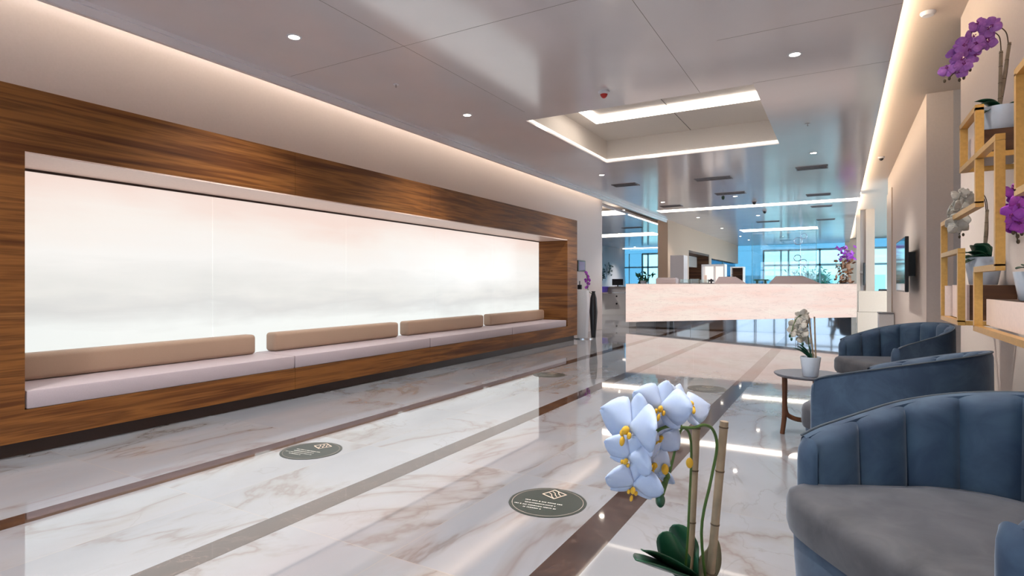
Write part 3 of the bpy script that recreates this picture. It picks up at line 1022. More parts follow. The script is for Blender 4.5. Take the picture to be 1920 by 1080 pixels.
t = thing('low_white_partition', 'low white partition box against the right wall beyond the television', 'partition', (0.65, 12.6, 0))
MB().box(-0.02, 0.21, 0, 0.5, 0, 0.60).build('body', mt_cabw, t)
MB().box(-0.03, 0.21, -0.01, 0.51, 0.601, 0.62).build('top_board', mt_vent, t)
for x, yy, lab in ((1.25, 20.9, 'black office chair beyond the right wall, left one of two'), (1.75, 21.2, 'black office chair beyond the right wall, right one of two')):
    t = thing('office_chair', lab, 'chair', (x, yy, 0), 0, 'black chairs in the far right room')
    MB().box(-0.22, 0.22, -0.22, 0.22, 0.44, 0.50, 0.02).build('seat', mt_black, t)
    MB().box(-0.21, 0.21, 0.18, 0.23, 0.52, 1.0, 0.02).build('backrest', mt_black, t)
    for sx in (-1, 1):
        for sy in (-1, 1):
            MB().cyl((sx * 0.19, sy * 0.19, 0), 0.015, 0.44, 8).build('leg', mt_steel, t)
t = thing('white_desk', 'white desk edge beyond the right wall end', 'desk', (1.5, 18.6, 0))
MB().box(-0.45, 0.5, 0, 0.6, 0.72, 0.76).build('desktop', mt_cabw, t)
for sx in (-0.42, 0.46):
    MB().box(sx, sx + 0.03, 0.02, 0.58, 0, 0.72).build('leg', mt_steel, t)

# television on the right wall
t = thing('television', 'slim black television mounted on the right wall', 'television', (WR, 9.45, 1.42))
MB().box(-0.155, -0.115, -0.68, 0.62, -0.37, 0.34, 0.006).build('housing', mt_black, t)
MB().box(-0.158, -0.1555, -0.66, 0.60, -0.35, 0.32).build('screen', mt_screen, t)
MB().box(-0.115, 0.0, -0.18, 0.18, -0.16, 0.16).build('wall_bracket', mt_black, t)

# ------------------------------------------------------------------ kiosk, vase and tablet at the end of the bench wall
t = thing('sanitizer_kiosk', 'slim curved white kiosk standing at the far end of the bench', 'kiosk', (-4.72, 11.30, 0))
pf = [(-0.11, 0.0), (0.07, 0.0), (0.085, 0.25), (0.10, 0.5), (0.11, 0.75), (0.10, 1.02), (-0.12, 1.04), (-0.115, 0.5)]
MB().prism([(x, z) for x, z in pf], -0.07, 0.07, 'y').build('body', mt_whiteplastic, t)
MB().cyl((0, 0, 0.0), 0.2, 0.02, 28).build('base', mt_steel, t)
MB().box(-0.13, -0.04, -0.03, 0.03, 1.041, 1.14, 0.01).build('dispenser', mt_black, t)
MB().tube([(-0.085, 0, 1.14), (-0.085, 0, 1.22)], 0.01, 8).build('pump', mt_black, t)
t = thing('floor_vase', 'tall slim black floor vase right behind the white kiosk', 'vase', (-4.62, 11.62, 0))
MB().lathe([(0.05, 0), (0.065, 0.2), (0.09, 0.55), (0.07, 0.85), (0.035, 0.97), (0.045, 1.0), (0.03, 1.0), (0.02, 0.9)], 28).build('body', mt_black, t, True)
t = thing('wall_tablet', 'dark framed touch tablet on the wall above the white kiosk', 'tablet', (WL, 12.55, 1.58))
MB().box(0.001, 0.03, -0.22, 0.22, -0.13, 0.13, 0.008).build('housing', mt_black, t)
MB().box(0.0305, 0.033, -0.17, 0.17, -0.10, 0.10).build('screen', plain('dark violet screen', (0.09, 0.035, 0.10), 0.2, emit=(0.3, 0.1, 0.3), es=0.15), t)

# ------------------------------------------------------------------ orchids


def petal_grid(b, L, W, ang, cup=0.25, tilt=0.0, ruffle=0.0):
    """one petal lying near the xz plane, growing from the centre at angle ang"""
    nu, nv = 8, 6
    dirv = Vector((math.cos(ang), 0, math.sin(ang)))
    side = Vector((-math.sin(ang), 0, math.cos(ang)))
    V = []
    for i in range(nu + 1):
        u = i / nu
        wd = W * (math.sin(PI * min(1, u * 0.93 + 0.07)) ** 0.62) * (0.35 + 0.65 * min(1, u * 2.2))
        if i == nu:
            wd = W * 0.12
        row = []
        for j in range(nv + 1):
            v = j / nv * 2 - 1
            q = dirv * (L * u) + side * (wd * 0.5 * v)
            dy = -cup * L * (u ** 1.5) * 0.5 + 0.18 * wd * v * v + ruffle * L * math.sin(v * 5 + u * 4) * u + tilt * L * u
            q += Vector((0, dy, 0))
            row.append(b.verts.new(q))
        V.append(row)
    for i in range(nu):
        for j in range(nv):
            b.faces.new((V[i][j], V[i + 1][j], V[i + 1][j + 1], V[i][j + 1]))


def flower_meshes(mat, lipmat, size=0.085):
    """template flower facing -Y: petals mesh, lip mesh"""
    h = size / 2
    b = bmesh.new()
    for a, L, W, ti in ((R(90), h * 1.0, h * 0.75, 0.15), (R(218), h * 1.0, h * 0.7, 0.12), (R(322), h * 1.0, h * 0.7, 0.12)):
        petal_grid(b, L, W, a, 0.1, ti)
    for v in b.verts:
        v.co.y += 0.003
    petal_grid(b, h * 1.12, h * 1.35, R(12), 0.35, 0.0, 0.03)
    petal_grid(b, h * 1.12, h * 1.35, R(168), 0.35, 0.0, -0.03)
    m = MB().add(b)
    p = m.build('flower', mat, None, True)
    md = p.modifiers.new('thick', 'SOLIDIFY')
    md.thickness = 0.0012
    lb = MB()
    lb.sphere((0, -h * 0.18, -h * 0.10), h * 0.12, (0.8, 1.2, 1.1), 12, 8)
    lb.sphere((h * 0.14, -h * 0.16, -h * 0.22), h * 0.07, (1, 1, 1.5), 10, 6)
    lb.sphere((-h * 0.14, -h * 0.16, -h * 0.22), h * 0.07, (1, 1, 1.5), 10, 6)
    lb.sphere((0, -h * 0.26, -h * 0.42), h * 0.09, (0.7, 1, 1.6), 10, 8)
    l = lb.build('lip', lipmat, p, True)
    return p, l


TEMPL = {}


def put_flower(kind, parent, pos, facing, roll=0.0, sc=1.0):
    if kind not in TEMPL:
        mats = {'w': (mt_petw, mt_lip), 'c': (mt_petc, mt_petc), 'p': (mt_petp, mt_lipp), 'm': (mt_petm, mt_lipp)}[kind]
        TEMPL[kind] = flower_meshes(*mats)
    p0, l0 = TEMPL[kind]
    p = bpy.data.objects.new('flower', p0.data)
    COL.objects.link(p)
    md = p.modifiers.new('thick', 'SOLIDIFY')
    md.thickness = 0.0012
    l = bpy.data.objects.new('lip', l0.data)
    COL.objects.link(l)
    l.parent = p
    if kind in 'w':
        l['label'] = 'yellow lip'
    p.parent = parent
    f = Vector(facing).normalized()
    q = (-f).to_track_quat('Y', 'Z')
    p.rotation_mode = 'QUATERNION'
    from mathutils import Quaternion
    p.rotation_quaternion = q @ Quaternion((0, 1, 0), roll)
    p.location = Vector(pos) - parent.location
    p.scale = (sc, sc, sc)
    return p


def leaf(parent, base, mid, tip, wd, mat=mt_leaf, roll=0.0):
    base, mid, tip = [Vector(q) - parent.location for q in (base, mid, tip)]
    P_ = catmull([base, mid, tip], 8)
    b = bmesh.new()
    n = len(P_) - 1
    V = []
    for i, q in enumerate(P_):
        u = i / n
        t_ = (P_[min(i + 1, n)] - P_[max(i - 1, 0)]).normalized()
        sd = t_.cross(Vector((0, 0, 1)))
        if sd.length < 0.05:
            sd = Vector((CT, ST, 0))
        sd.normalize()
        sd = Matrix.Rotation(roll, 3, t_) @ sd
        nn = sd.cross(t_).normalized()
        ww = wd * (0.30 + 0.70 * math.sin(PI * min(1, 0.12 + u * 0.88)) ** 0.7) if u < 0.97 else wd * 0.12
        ww *= (1 if u < 0.8 else max(0.15, math.sqrt(max(0, 1 - ((u - 0.8) / 0.2) ** 2))))
        V.append([b.verts.new(q + sd * (ww * 0.5 * v) + nn * (abs(v) * ww * 0.16)) for v in (-1, -0.5, 0, 0.5, 1)])
    for i in range(n):
        for j in range(4):
            b.faces.new((V[i][j], V[i + 1][j], V[i + 1][j + 1], V[i][j + 1]))
    o = MB().add(b).build('leaf', mat, parent, True)
    md = o.modifiers.new('thick', 'SOLIDIFY')
    md.thickness = min(0.003, wd * 0.05)
    return o


def stake(parent, a, b, r):
    a, b = Vector(a) - parent.location, Vector(b) - parent.location
    o = MB().tube([a, b], r, 10, False).build('stake', mt_bamboo, parent, True)
    for k in (0.2, 0.46, 0.74, 0.97):
        c = a + (b - a) * k
        d = (b - a).normalized() * 0.0012
        MB().tube([c - d, c + d], r * 1.12, 10, False).build('node_ring', mt_node, o, True)
    return o


def stem(parent, pts, r=0.0022, mat=mt_stem, r2=None):
    return MB().tube([Vector(q) - parent.location for q in pts], r, 7, True, r2).build('stem', mat, parent, True)


def bud(parent, pos, r=0.006, mat=mt_stem):
    q = Vector(pos) - parent.location
    return MB().sphere(q, r, (1, 1, 1.5), 10, 8).build('bud', mat, parent, True)


def pot_round(parent, r0, r1, h):
    MB().lathe([(r0 * 0.92, 0), (r0, 0.006), (r1 * 0.98, h * 0.9), (r1, h), (r1 * 0.93, h), (r1 * 0.9, h * 0.86), (0.002, h * 0.86)], 36).build('pot', mt_pot, parent, True)
    MB().cyl((0, 0, h * 0.86), r1 * 0.88, 0.006, 24).build('soil', mt_soil, parent)


BACK = Vector((ST, -CT, 0))           # direction from the plant towards the lens
RT = Vector((CT, ST, 0))
# --- foreground orchid
d0 = 1.02
basep = cp(1310, 1075, d0)
TBX = (basep.x, basep.y)
t = thing('potted_orchid', 'large white orchid with two bamboo stakes in the right foreground', 'orchid', (TBX[0], TBX[1], 0.468), 0)
pot_round(t, 0.05, 0.068, 0.12)
soil = Vector((TBX[0], TBX[1], 0.575))
stake(t, soil + RT * -0.02, cp(1306, 792, d0 + 0.01), 0.0070)
stake(t, soil + RT * 0.012 + BACK * 0.01, cp(1358, 790, d0 - 0.02), 0.0072)
stem(t, [soil + RT * 0.02, cp(1315, 1000, d0 - 0.02), cp(1333, 900, d0 - 0.03), cp(1344, 840, d0 - 0.035), cp(1338, 808, d0 - 0.05), cp(1322, 797, d0 - 0.07), cp(1300, 802, d0 - 0.08), cp(1275, 801, d0 - 0.09), cp(1250, 800, d0 - 0.1), cp(1228, 812, d0 - 0.1), cp(1212, 838, d0 - 0.1), cp(1204, 876, d0 - 0.1)], 0.0026)
stem(t, [soil + RT * -0.03, cp(1288, 1030, d0 - 0.02), cp(1292, 950, d0 - 0.03), cp(1296, 860, d0 - 0.035), cp(1293, 815, d0 - 0.05), cp(1280, 803, d0 - 0.06), cp(1270, 825, d0 - 0.07), cp(1262, 860, d0 - 0.07), cp(1250, 905, d0 - 0.07), cp(1243, 928, d0 - 0.07)], 0.0022)
stem(t, [cp(1277, 801, d0 - 0.09), cp(1274, 785, d0 - 0.09), cp(1262, 774, d0 - 0.09)], 0.0018)
stem(t, [cp(1232, 812, d0 - 0.1), cp(1220, 806, d0 - 0.1), cp(1211, 806, d0 - 0.1)], 0.0018)
stem(t, [cp(1210, 850, d0 - 0.1), cp(1203, 853, d0 - 0.1), cp(1194, 854, d0 - 0.1)], 0.0018)
for (x, y, dd, fx, fy, fz, ro, sc) in [
        (1182, 800, -0.13, -0.75, 0.55, 0.1, 0.1, 1.25),
        (1205, 790, -0.10, 0.4, 0.8, 0.2, 1.2, 0.8),
        (1240, 762, -0.11, -0.3, 0.9, 0.2, 0.2, 1.0),
        (1288, 757, -0.07, 0.5, 0.6, 0.5, 0.5, 1.0),
        (1178, 858, -0.13, -0.6, 0.7, -0.2, 0.4, 0.9),
        (1188, 910, -0.13, -0.2, 0.8, -0.35, 0.2, 0.95),
        (1240, 815, -0.09, 0.1, 0.9, -0.3, 0.9, 0.8),
        (1224, 865, -0.09, 0.5, 0.7, -0.3, 0.5, 0.85),
        (1236, 895, -0.06, -0.3, 0.6, -0.5, 0.3, 0.55)]:
    f = RT * fx + BACK * fy + Vector((0, 0, fz))
    put_flower('w', t, cp(x, y, d0 + dd), f, ro, sc)
bud(t, cp(1238, 938, d0 - 0.07), 0.008, mt_leaf)
bud(t, cp(1293, 868, d0 - 0.05), 0.006, mt_lip)
bud(t, cp(1247, 880, d0 - 0.08), 0.006, mt_lip)
for k in range(3):
    bud(t, cp(1252 - 4 * k, 893 + 8 * k, d0 - 0.075), 0.004)
sb = cp(1300, 1085, d0)
leaf(t, sb, cp(1287, 1030, d0 + 0.02), cp(1262, 983, d0 + 0.03), 0.050, roll=R(80))
leaf(t, sb, cp(1265, 1045, d0 - 0.02), cp(1243, 998, d0 - 0.03), 0.046, roll=R(70))
leaf(t, sb, cp(1250, 1056, d0 - 0.04), cp(1206, 1031, d0 - 0.08), 0.045, roll=R(10))
leaf(t, sb, cp(1240, 1066, d0 - 0.08), cp(1193, 1048, d0 - 0.14), 0.050, roll=R(-8))
leaf(t, sb, cp(1330, 1050, d0 + 0.03), cp(1338, 1003, d0 + 0.05), 0.050, mt_leaf_o, roll=R(75))
leaf(t, sb, cp(1325, 1100, d0 - 0.08), cp(1360, 1120, d0 - 0.14), 0.045)


def side_table(x, y, label, rad=0.24, h=0.468):
    t = thing('side_table', label, 'side table', (x, y, 0), 0, 'round side tables between the armchairs')
    MB().lathe([(rad * 0.93, h - 0.022), (rad, h - 0.008), (rad, h - 0.002), (rad * 0.995, h)], 48).build('table_top', mt_table, t, True)
    for k in range(3):
        a = 2 * PI * k / 3 + R(200)
        c, s = math.cos(a), math.sin(a)
        b = MB()
        r0 = rad * 0.72
        b.tube([(r0 * c, r0 * s, h - 0.022), (r0 * c, r0 * s, 0.25), (r0 * 1.02 * c, r0 * 1.02 * s, 0.12), (r0 * 1.1 * c, r0 * 1.1 * s, 0.001)], 0.020, 10, True, 0.017)
        b.tube([(r0 * c, r0 * s, 0.22), (r0 * 0.9 * c, r0 * 0.9 * s, 0.15), (r0 * 0.5 * c, r0 * 0.5 * s, 0.115), (0, 0, 0.112)], 0.018, 10)
        b.build('leg', mt_leg, t, True)
    return t


side_table(TBX[0] , TBX[1], 'round table below the frame carrying the foreground orchid')
side_table(-0.20, 4.93, 'charcoal round side table with curved walnut legs beside the armchairs', 0.25)
# orchid on the visible table
ox, oy = -0.19, 4.78
t = thing('potted_orchid', 'small cream orchid in a white pot on the round side table', 'orchid', (ox, oy, 0.469))
pot_round(t, 0.052, 0.070, 0.145)
dd = 4.30
stake(t, (ox + 0.02, oy, 0.60), cp(1517, 595, dd), 0.0055)
stake(t, (ox + 0.035, oy, 0.60), cp(1527, 594, dd), 0.0055)
stem(t, [(ox, oy, 0.60), cp(1516, 640, dd), cp(1514, 605, dd), cp(1505, 590, dd), cp(1492, 600, dd), cp(1484, 622, dd)], 0.003)
rnd = random.Random(3)
for k, (x, y) in enumerate([(1508, 590), (1497, 594), (1502, 606), (1489, 608), (1497, 618), (1484, 622), (1506, 622), (1500, 632), (1509, 610), (1510, 638)]):
    put_flower('c', t, cp(x, y, dd + rnd.uniform(-0.05, 0.05)), BACK + RT * rnd.uniform(-0.8, 0.4) + Vector((0, 0, rnd.uniform(-0.3, 0.3))), rnd.uniform(0, 2), 0.95)
for x, y in ((1481, 630), (1484, 636), (1505, 645)):
    bud(t, cp(x, y, dd), 0.009, mt_leaf)
sb = Vector((ox, oy, 0.60))
for x, y, w_ in ((1488, 652, 0.05), (1496, 649, 0.05), (1516, 648, 0.055), (1519, 662, 0.05), (1502, 655, 0.05), (1499, 645, 0.045)):
    tp = cp(x, y, dd - 0.05)
    leaf(t, sb, (sb + tp) / 2 + Vector((0, 0, 0.01)), tp, w_)

# ------------------------------------------------------------------ armchairs


def armchair():
    t = thing('tub_armchair', '', 'armchair', (0, 0, 0))
    Rr, T = 0.42, 0.085           # outer radius of the back, shell thickness
    fy = -0.33                    # front of the arms
    yc = -0.02
    Ls = yc - fy
    arc = PI * Rr
    tot = 2 * Ls + arc

    def path(u, r):
        s = u * tot
        if s < Ls:
            return Vector((-r - 0.00, fy + s)), Vector((-1, 0))
        if s > Ls + arc:
            return Vector((r, yc - (s - Ls - arc))), Vector((1, 0))
        a = PI - (s - Ls) / arc * PI
        return Vector((r * math.cos(a), yc + r * 0.98 * math.sin(a))), Vector((math.cos(a), math.sin(a)))

    def ztop(u):
        k = math.sin(PI * u)
        e = min(1, min(u, 1 - u) / 0.045)
        return 0.61 + 0.18 * (k ** 1.05) - 0.012 * (1 - e) ** 2

    zb_ = 0.06
    # outer shell: closed section swept round the seat
    sec = 14

    def shell(u, v):
        uu = u
        p_o, nrm = path(uu, Rr)
        p_i, _ = path(uu, Rr - 0.035)
        zt = ztop(uu)
        k = v * sec
        # section: outside up, over the rim, inside down
        pts = [(0, zb_, 0.012), (0, zb_ + 0.03, 0), (0, (zt + zb_) / 2, -0.004), (0, zt - 0.03, 0), (0, zt - 0.008, 0.006), (0.5, zt, 0), (1, zt - 0.006, 0), (1, zt - 0.03, 0), (1, 0.3, 0), (1, zb_, 0)]
        f = v * (len(pts) - 1)
        i = min(int(f), len(pts) - 2)
        fr = f - i
        a, b = pts[i], pts[i + 1]
        m = a[0] + (b[0] - a[0]) * fr
        z = a[1] + (b[1] - a[1]) * fr
        ins = a[2] + (b[2] - a[2]) * fr
        q = p_o * (1 - m) + p_i * m - nrm * ins
        return Vector((q.x, q.y, z))
    sh = MB().grid(shell, 72, 9).build('outer_shell', mt_velvet, t, True)
    # channels on the inside
    nch = 10
    for c in range(nch):
        u0, u1 = c / nch, (c + 1) / nch

        def chan(u, v, u0=u0, u1=u1, c=c):
            uu = u0 + (u1 - u0) * u
            bul = math.sqrt(max(0.0, 1 - (2 * u - 1) ** 2))
            zt = ztop(uu) - 0.004
            if v < 0.22:
                k = v / 0.22
                depth = 0.037 + (T - 0.055) * math.sin(k * PI / 2) * (0.45 + 0.55 * bul) + 0.022 * bul * math.sin(k * PI / 2)
                z = zt - 0.012 - 0.04 * (1 - math.cos(k * PI / 2)) + 0.012 * bul * (1 - k)
            else:
                k = (v - 0.22) / 0.78
                depth = 0.037 + (T - 0.055) * (0.45 + 0.55 * bul) + 0.022 * bul + 0.015 * k
                z = zt - 0.052 - (zt - 0.052 - 0.30) * k
            p_, n_ = path(uu, Rr - depth)
            return Vector((p_.x, p_.y, z))
        MB().grid(chan, 10, 12).build('back_channel', mt_velvet, t, True)
    # arm fronts
    for sx in (-1, 1):
        def cap(u, v, sx=sx):
            a = PI * u
            x = sx * (Rr - T / 2 - 0.002) + math.cos(a) * (T / 2 + 0.004)
            zt = ztop(0.0) - 0.002 - 0.02 * abs(math.cos(a)) ** 4
            z = zb_ + (zt - zb_) * v
            y = fy + 0.004 - math.sin(a) * 0.035 * (1 if v < 0.85 else math.sqrt(max(0, 1 - ((v - 0.85) / 0.15) ** 2)))
            return Vector((x, y, z))
        MB().grid(cap, 12, 14).build('arm_front', mt_velvet, t, True)
    # piping along the rim
    pts = []
    for i in range(49):
        u = i / 48
        p_, n_ = path(u, Rr - 0.004)
        pts.append((p_.x, p_.y, ztop(u) - 0.002))
    MB().tube(pts, 0.0045, 6, False).build('piping', mt_pipe, t, True)
    # seat cushion with rounded front
    def outline(k):
        out = []
        ri = Rr - T - 0.012 + k
        for i in range(25):
            a = PI * i / 24
            out.append((ri * math.cos(a), yc + ri * 0.98 * math.sin(a)))
        for i in range(25):
            a = PI + PI * i / 24
            c, s = math.cos(a), math.sin(a)
            out.append(((ri + 0.07) * (abs(c) ** 0.55) * (1 if c > 0 else -1), fy - 0.02 - (0.125 + k) * (abs(s) ** 0.8)))
        return out
    b = bmesh.new()
    prof = [(-0.03, 0.285), (-0.008, 0.30), (0, 0.33), (0, 0.40), (-0.01, 0.425), (-0.035, 0.44), (-0.09, 0.448), (-0.2, 0.450)]
    rings = []
    for k, z in prof:
        if k > -0.04:
            o_ = outline(k)
        else:
            f_ = 1 + (k + 0.03) * 3.6
            o_ = [(x * f_, -0.09 + (y + 0.09) * f_) for x, y in outline(-0.03)]
        rings.append([b.verts.new((x, y, z)) for x, y in o_])
    for a_, c_ in zip(rings, rings[1:]):
        m = len(a_)
        for i in range(m):
            b.faces.new((a_[i], a_[(i + 1) % m], c_[(i + 1) % m], c_[i]))
    b.faces.new(rings[0][::-1])
    b.faces.new(rings[-1])
    MB().add(b).build('seat_cushion', mt_velvet_g, t, True)
    b = bmesh.new()
    rings = []
    for k, z in [(-0.045, 0.05), (-0.035, 0.07), (-0.025, 0.2), (-0.022, 0.29)]:
        rings.append([b.verts.new((x, y, z)) for x, y in outline(k)])
    for a_, c_ in zip(rings, rings[1:]):
        m = len(a_)
        for i in range(m):
            b.faces.new((a_[i], a_[(i + 1) % m], c_[(i + 1) % m], c_[i]))
    b.faces.new(rings[0][::-1])
    b.faces.new(rings[-1])
    MB().add(b).build('seat_base', mt_velvet, t, True)
    MB().cyl((0, -0.03, 0.0), 0.27, 0.055, 32).build('plinth', mt_black, t)
    return t


ch = armchair()
GRP = 'blue velvet tub armchairs along the right wall'
ch['group'] = GRP
relabel(ch, 'blue velvet channel back armchair nearest the lens, cut by the right frame edge', (0.39, 2.22, 0), R(-53))
c2 = copy_tree(ch)
relabel(c2, 'blue velvet armchair seen from its smooth outer side, middle one of the three', (0.33, 4.02, 0), R(-112))
c3 = copy_tree(ch)
relabel(c3, 'blue velvet channel back armchair farthest away, beyond the round side table', (0.50, 6.45, 0), R(-58))

# ------------------------------------------------------------------ gold frame shelves on the right wall
t = thing('gold_frame_shelf', 'stepped gold framed wall shelf with wooden boxes on the right wall', 'wall shelf', (WR, 3.7, 0))
BX0, BX1 = 0.595 - WR, 0.630 - WR
TK = 0.028


def bar(y0, z0, y1, z1, nm='frame_bar'):
    h = TK / 2
    MB().box(BX0, BX1, min(y0, y1) - 3.7 - h, max(y0, y1) - 3.7 + h, min(z0, z1) - h, max(z0, z1) + h).build(nm, mt_gold, t)


# top square
for q in [(3.70, 1.83, 3.70, 2.03), (4.12, 1.83, 4.12, 2.03), (3.70, 2.045, 4.12, 2.045), (3.27, 1.80, 4.12, 1.80)]:
    bar(*q)
for q in [(3.27, 1.245, 3.27, 1.77), (3.27, 1.225, 3.72, 1.225), (3.70, 1.575, 3.70, 1.77), (3.70, 1.555, 4.83, 1.555), (4.83, 0.945, 4.83, 1.53),
          (4.20, 1.345, 4.80, 1.345), (4.20, 0.945, 4.20, 1.32), (4.20, 0.925, 4.83, 0.925), (3.73, 0.945, 3.73, 1.20), (2.30, 0.925, 3.73, 0.925)]:
    bar(*q)
for q in [(2.93, 1.53, 2.93, 1.96), (2.2, 1.98, 2.93, 1.98), (2.2, 1.51, 2.93, 1.51)]:
    bar(*q)
for y, z in ((3.88, 1.835), (4.20, 0.925), (4.83, 0.925), (4.12, 1.80), (2.93, 1.51), (2.93, 1.98)):
    MB().box(BX1 + 0.001, -0.001, y - 3.7 - 0.012, y - 3.7 + 0.012, z - 0.013, z + 0.013).build('wall_arm', mt_gold, t)


def shelf_box(y0, y1, z0, z1):
    X0 = 0.655 - WR
    MB().box(X0, -0.002, y0 - 3.7, y1 - 3.7, z0, z1).build('wooden_box', mt_wood_dark, t)
    MB().box(X0 - 0.012, X0 - 0.0005, y0 - 3.7, y1 - 3.7, z0, z1).build('box_front', mt_face, t)


shelf_box(3.91, 4.35, 1.86, 1.975)
MB().box(0.655 - WR, -0.002, 3.93 - 3.7, 4.35 - 3.7, 1.852, 1.859).build('box_underside', mt_taupe, t)
shelf_box(4.22, 4.72, 0.94, 1.145)
shelf_box(2.5, 3.71, 0.945, 1.075)
tag(MB().cyl((0.64, 4.78, 0.94), 0.03, 0.20, 20).build('candle', mt_face, smooth=True), 'pale pink pillar candle in the lower left cell of the gold frame', 'candle')


# orchids on the shelves
def shelf_orchid(label, kind, base, r0, r1, h, stakes, stems, flowers, leaves, buds, sc, depth, sr=0.006):
    t = thing('potted_orchid', label, 'orchid', base)
    pot_round(t, r0, r1, h)
    sb = Vector(base) + Vector((0, 0, h * 0.86))
    for (x, y) in stakes:
        stake(t, sb + (cp(x, y, depth) - sb) * 0.02 + RT * random.uniform(-0.01, 0.01), cp(x, y, depth), sr)
    for pts in stems:
        stem(t, [sb] + [cp(x, y, depth) for x, y in pts], 0.0028, mt_node if kind != 'w' else mt_stem)
    rnd = random.Random(len(flowers))
    for (x, y) in flowers:
        put_flower(kind, t, cp(x, y, depth + rnd.uniform(-0.06, 0.02)), BACK + RT * rnd.uniform(-0.9, 0.3) + Vector((0, 0, rnd.uniform(-0.6, 0.2))), rnd.uniform(0, 6), sc)
    for (x, y, w_) in leaves:
        tp = cp(x, y, depth - 0.03)
        leaf(t, sb, (sb + tp) / 2 + Vector((0, 0, 0.02)), tp, w_)
    for (x, y) in buds:
        bud(t, cp(x, y, depth), 0.007, mt_node)
    return t


# distances of the pots from the lens along its axis
def dep(x, y):
    return -x * ST + y * CT


b1 = (0.755, 4.02, 1.976)
D1 = dep(*b1[:2])
shelf_orchid('light purple orchid in a white pot on the highest wooden box of the gold shelf', 'p', b1, 0.075, 0.092, 0.13,
             [(1877, 96), (1893, 80)],
             [[(1877, 150), (1876, 80), (1868, 63), (1857, 61), (1845, 68), (1830, 85), (1812, 110), (1795, 130), (1778, 148)],
              [(1890, 120), (1889, 70), (1880, 54), (1868, 52), (1855, 60), (1838, 75), (1825, 100), (1815, 125), (1808, 148)]],
             [(1833, 46), (1850, 56), (1862, 46), (1849, 70), (1822, 70), (1833, 82), (1804, 85), (1815, 92), (1826, 104), (1788, 106), (1800, 112), (1776, 130), (1786, 126), (1800, 132), (1806, 122), (1852, 80)],
             [(1829, 190, 0.06), (1836, 196, 0.06), (1845, 212, 0.035), (1835, 218, 0.03), (1914, 196, 0.05)],
             [(1820, 62), (1780, 147), (1771, 152), (1807, 146), (1799, 150), (1819, 131)], 0.95, D1, 0.0085)
b2 = (0.765, 4.50, 1.146)
D2 = dep(*b2[:2])
shelf_orchid('white orchid in a white pot on the lower left box of the gold shelf', 'c', b2, 0.070, 0.095, 0.17,
             [(1851, 393)],
             [[(1852, 440), (1851, 385), (1845, 366), (1836, 363), (1822, 375), (1817, 400), (1806, 425), (1798, 440)], [(1849, 440), (1848, 385), (1842, 368), (1830, 364), (1815, 370), (1806, 382)]],
             [(1800, 364), (1810, 370), (1792, 390), (1803, 388), (1788, 398), (1800, 412), (1795, 425), (1806, 418), (1815, 384), (1818, 368), (1790, 421)],
             [(1808, 474, 0.09), (1812, 484, 0.08), (1827, 460, 0.10), (1850, 462, 0.10), (1858, 480, 0.08), (1808, 494, 0.05), (1838, 456, 0.09), (1857, 492, 0.05)],
             [(1799, 444), (1806, 440), (1812, 421), (1818, 412)], 1.15, D2, 0.0085)
b3 = (0.755, 3.36, 1.076)
D3 = dep(*b3[:2])
shelf_orchid('deep magenta orchid cut by the right frame edge on the lower right box', 'm', b3, 0.06, 0.08, 0.13,
             [(1945, 330)],
             [[(1940, 430), (1938, 345), (1925, 335), (1912, 350), (1905, 390), (1905, 430), (1908, 452)]],
             [(1900, 356), (1914, 362), (1896, 383), (1908, 382), (1919, 375), (1898, 400), (1910, 402), (1900, 416), (1914, 418), (1893, 420), (1922, 400)],
             [(1905, 504, 0.035), (1920, 498, 0.05), (1965, 498, 0.05)],
             [(1900, 436), (1908, 443), (1909, 453), (1916, 438)], 0.95, D3, 0.0085)
# orchid in the black floor vase
t = thing('orchid_stem', 'magenta orchid stem standing in the tall black floor vase', 'orchid', (-4.62, 11.62, 0.92))
dv = dep(-4.62, 11.62)
stem(t, [(-4.62, 11.62, 0.92), cp(1103, 545, dv), cp(1102, 530, dv), cp(1099, 512, dv)], 0.006)
for x, y in ((1099, 512), (1102, 519), (1098, 526), (1103, 532), (1100, 538), (1104, 525)):
    put_flower('m', t, cp(x, y, dv), BACK + RT * random.uniform(-0.5, 0.5), random.uniform(0, 3), 1.0)

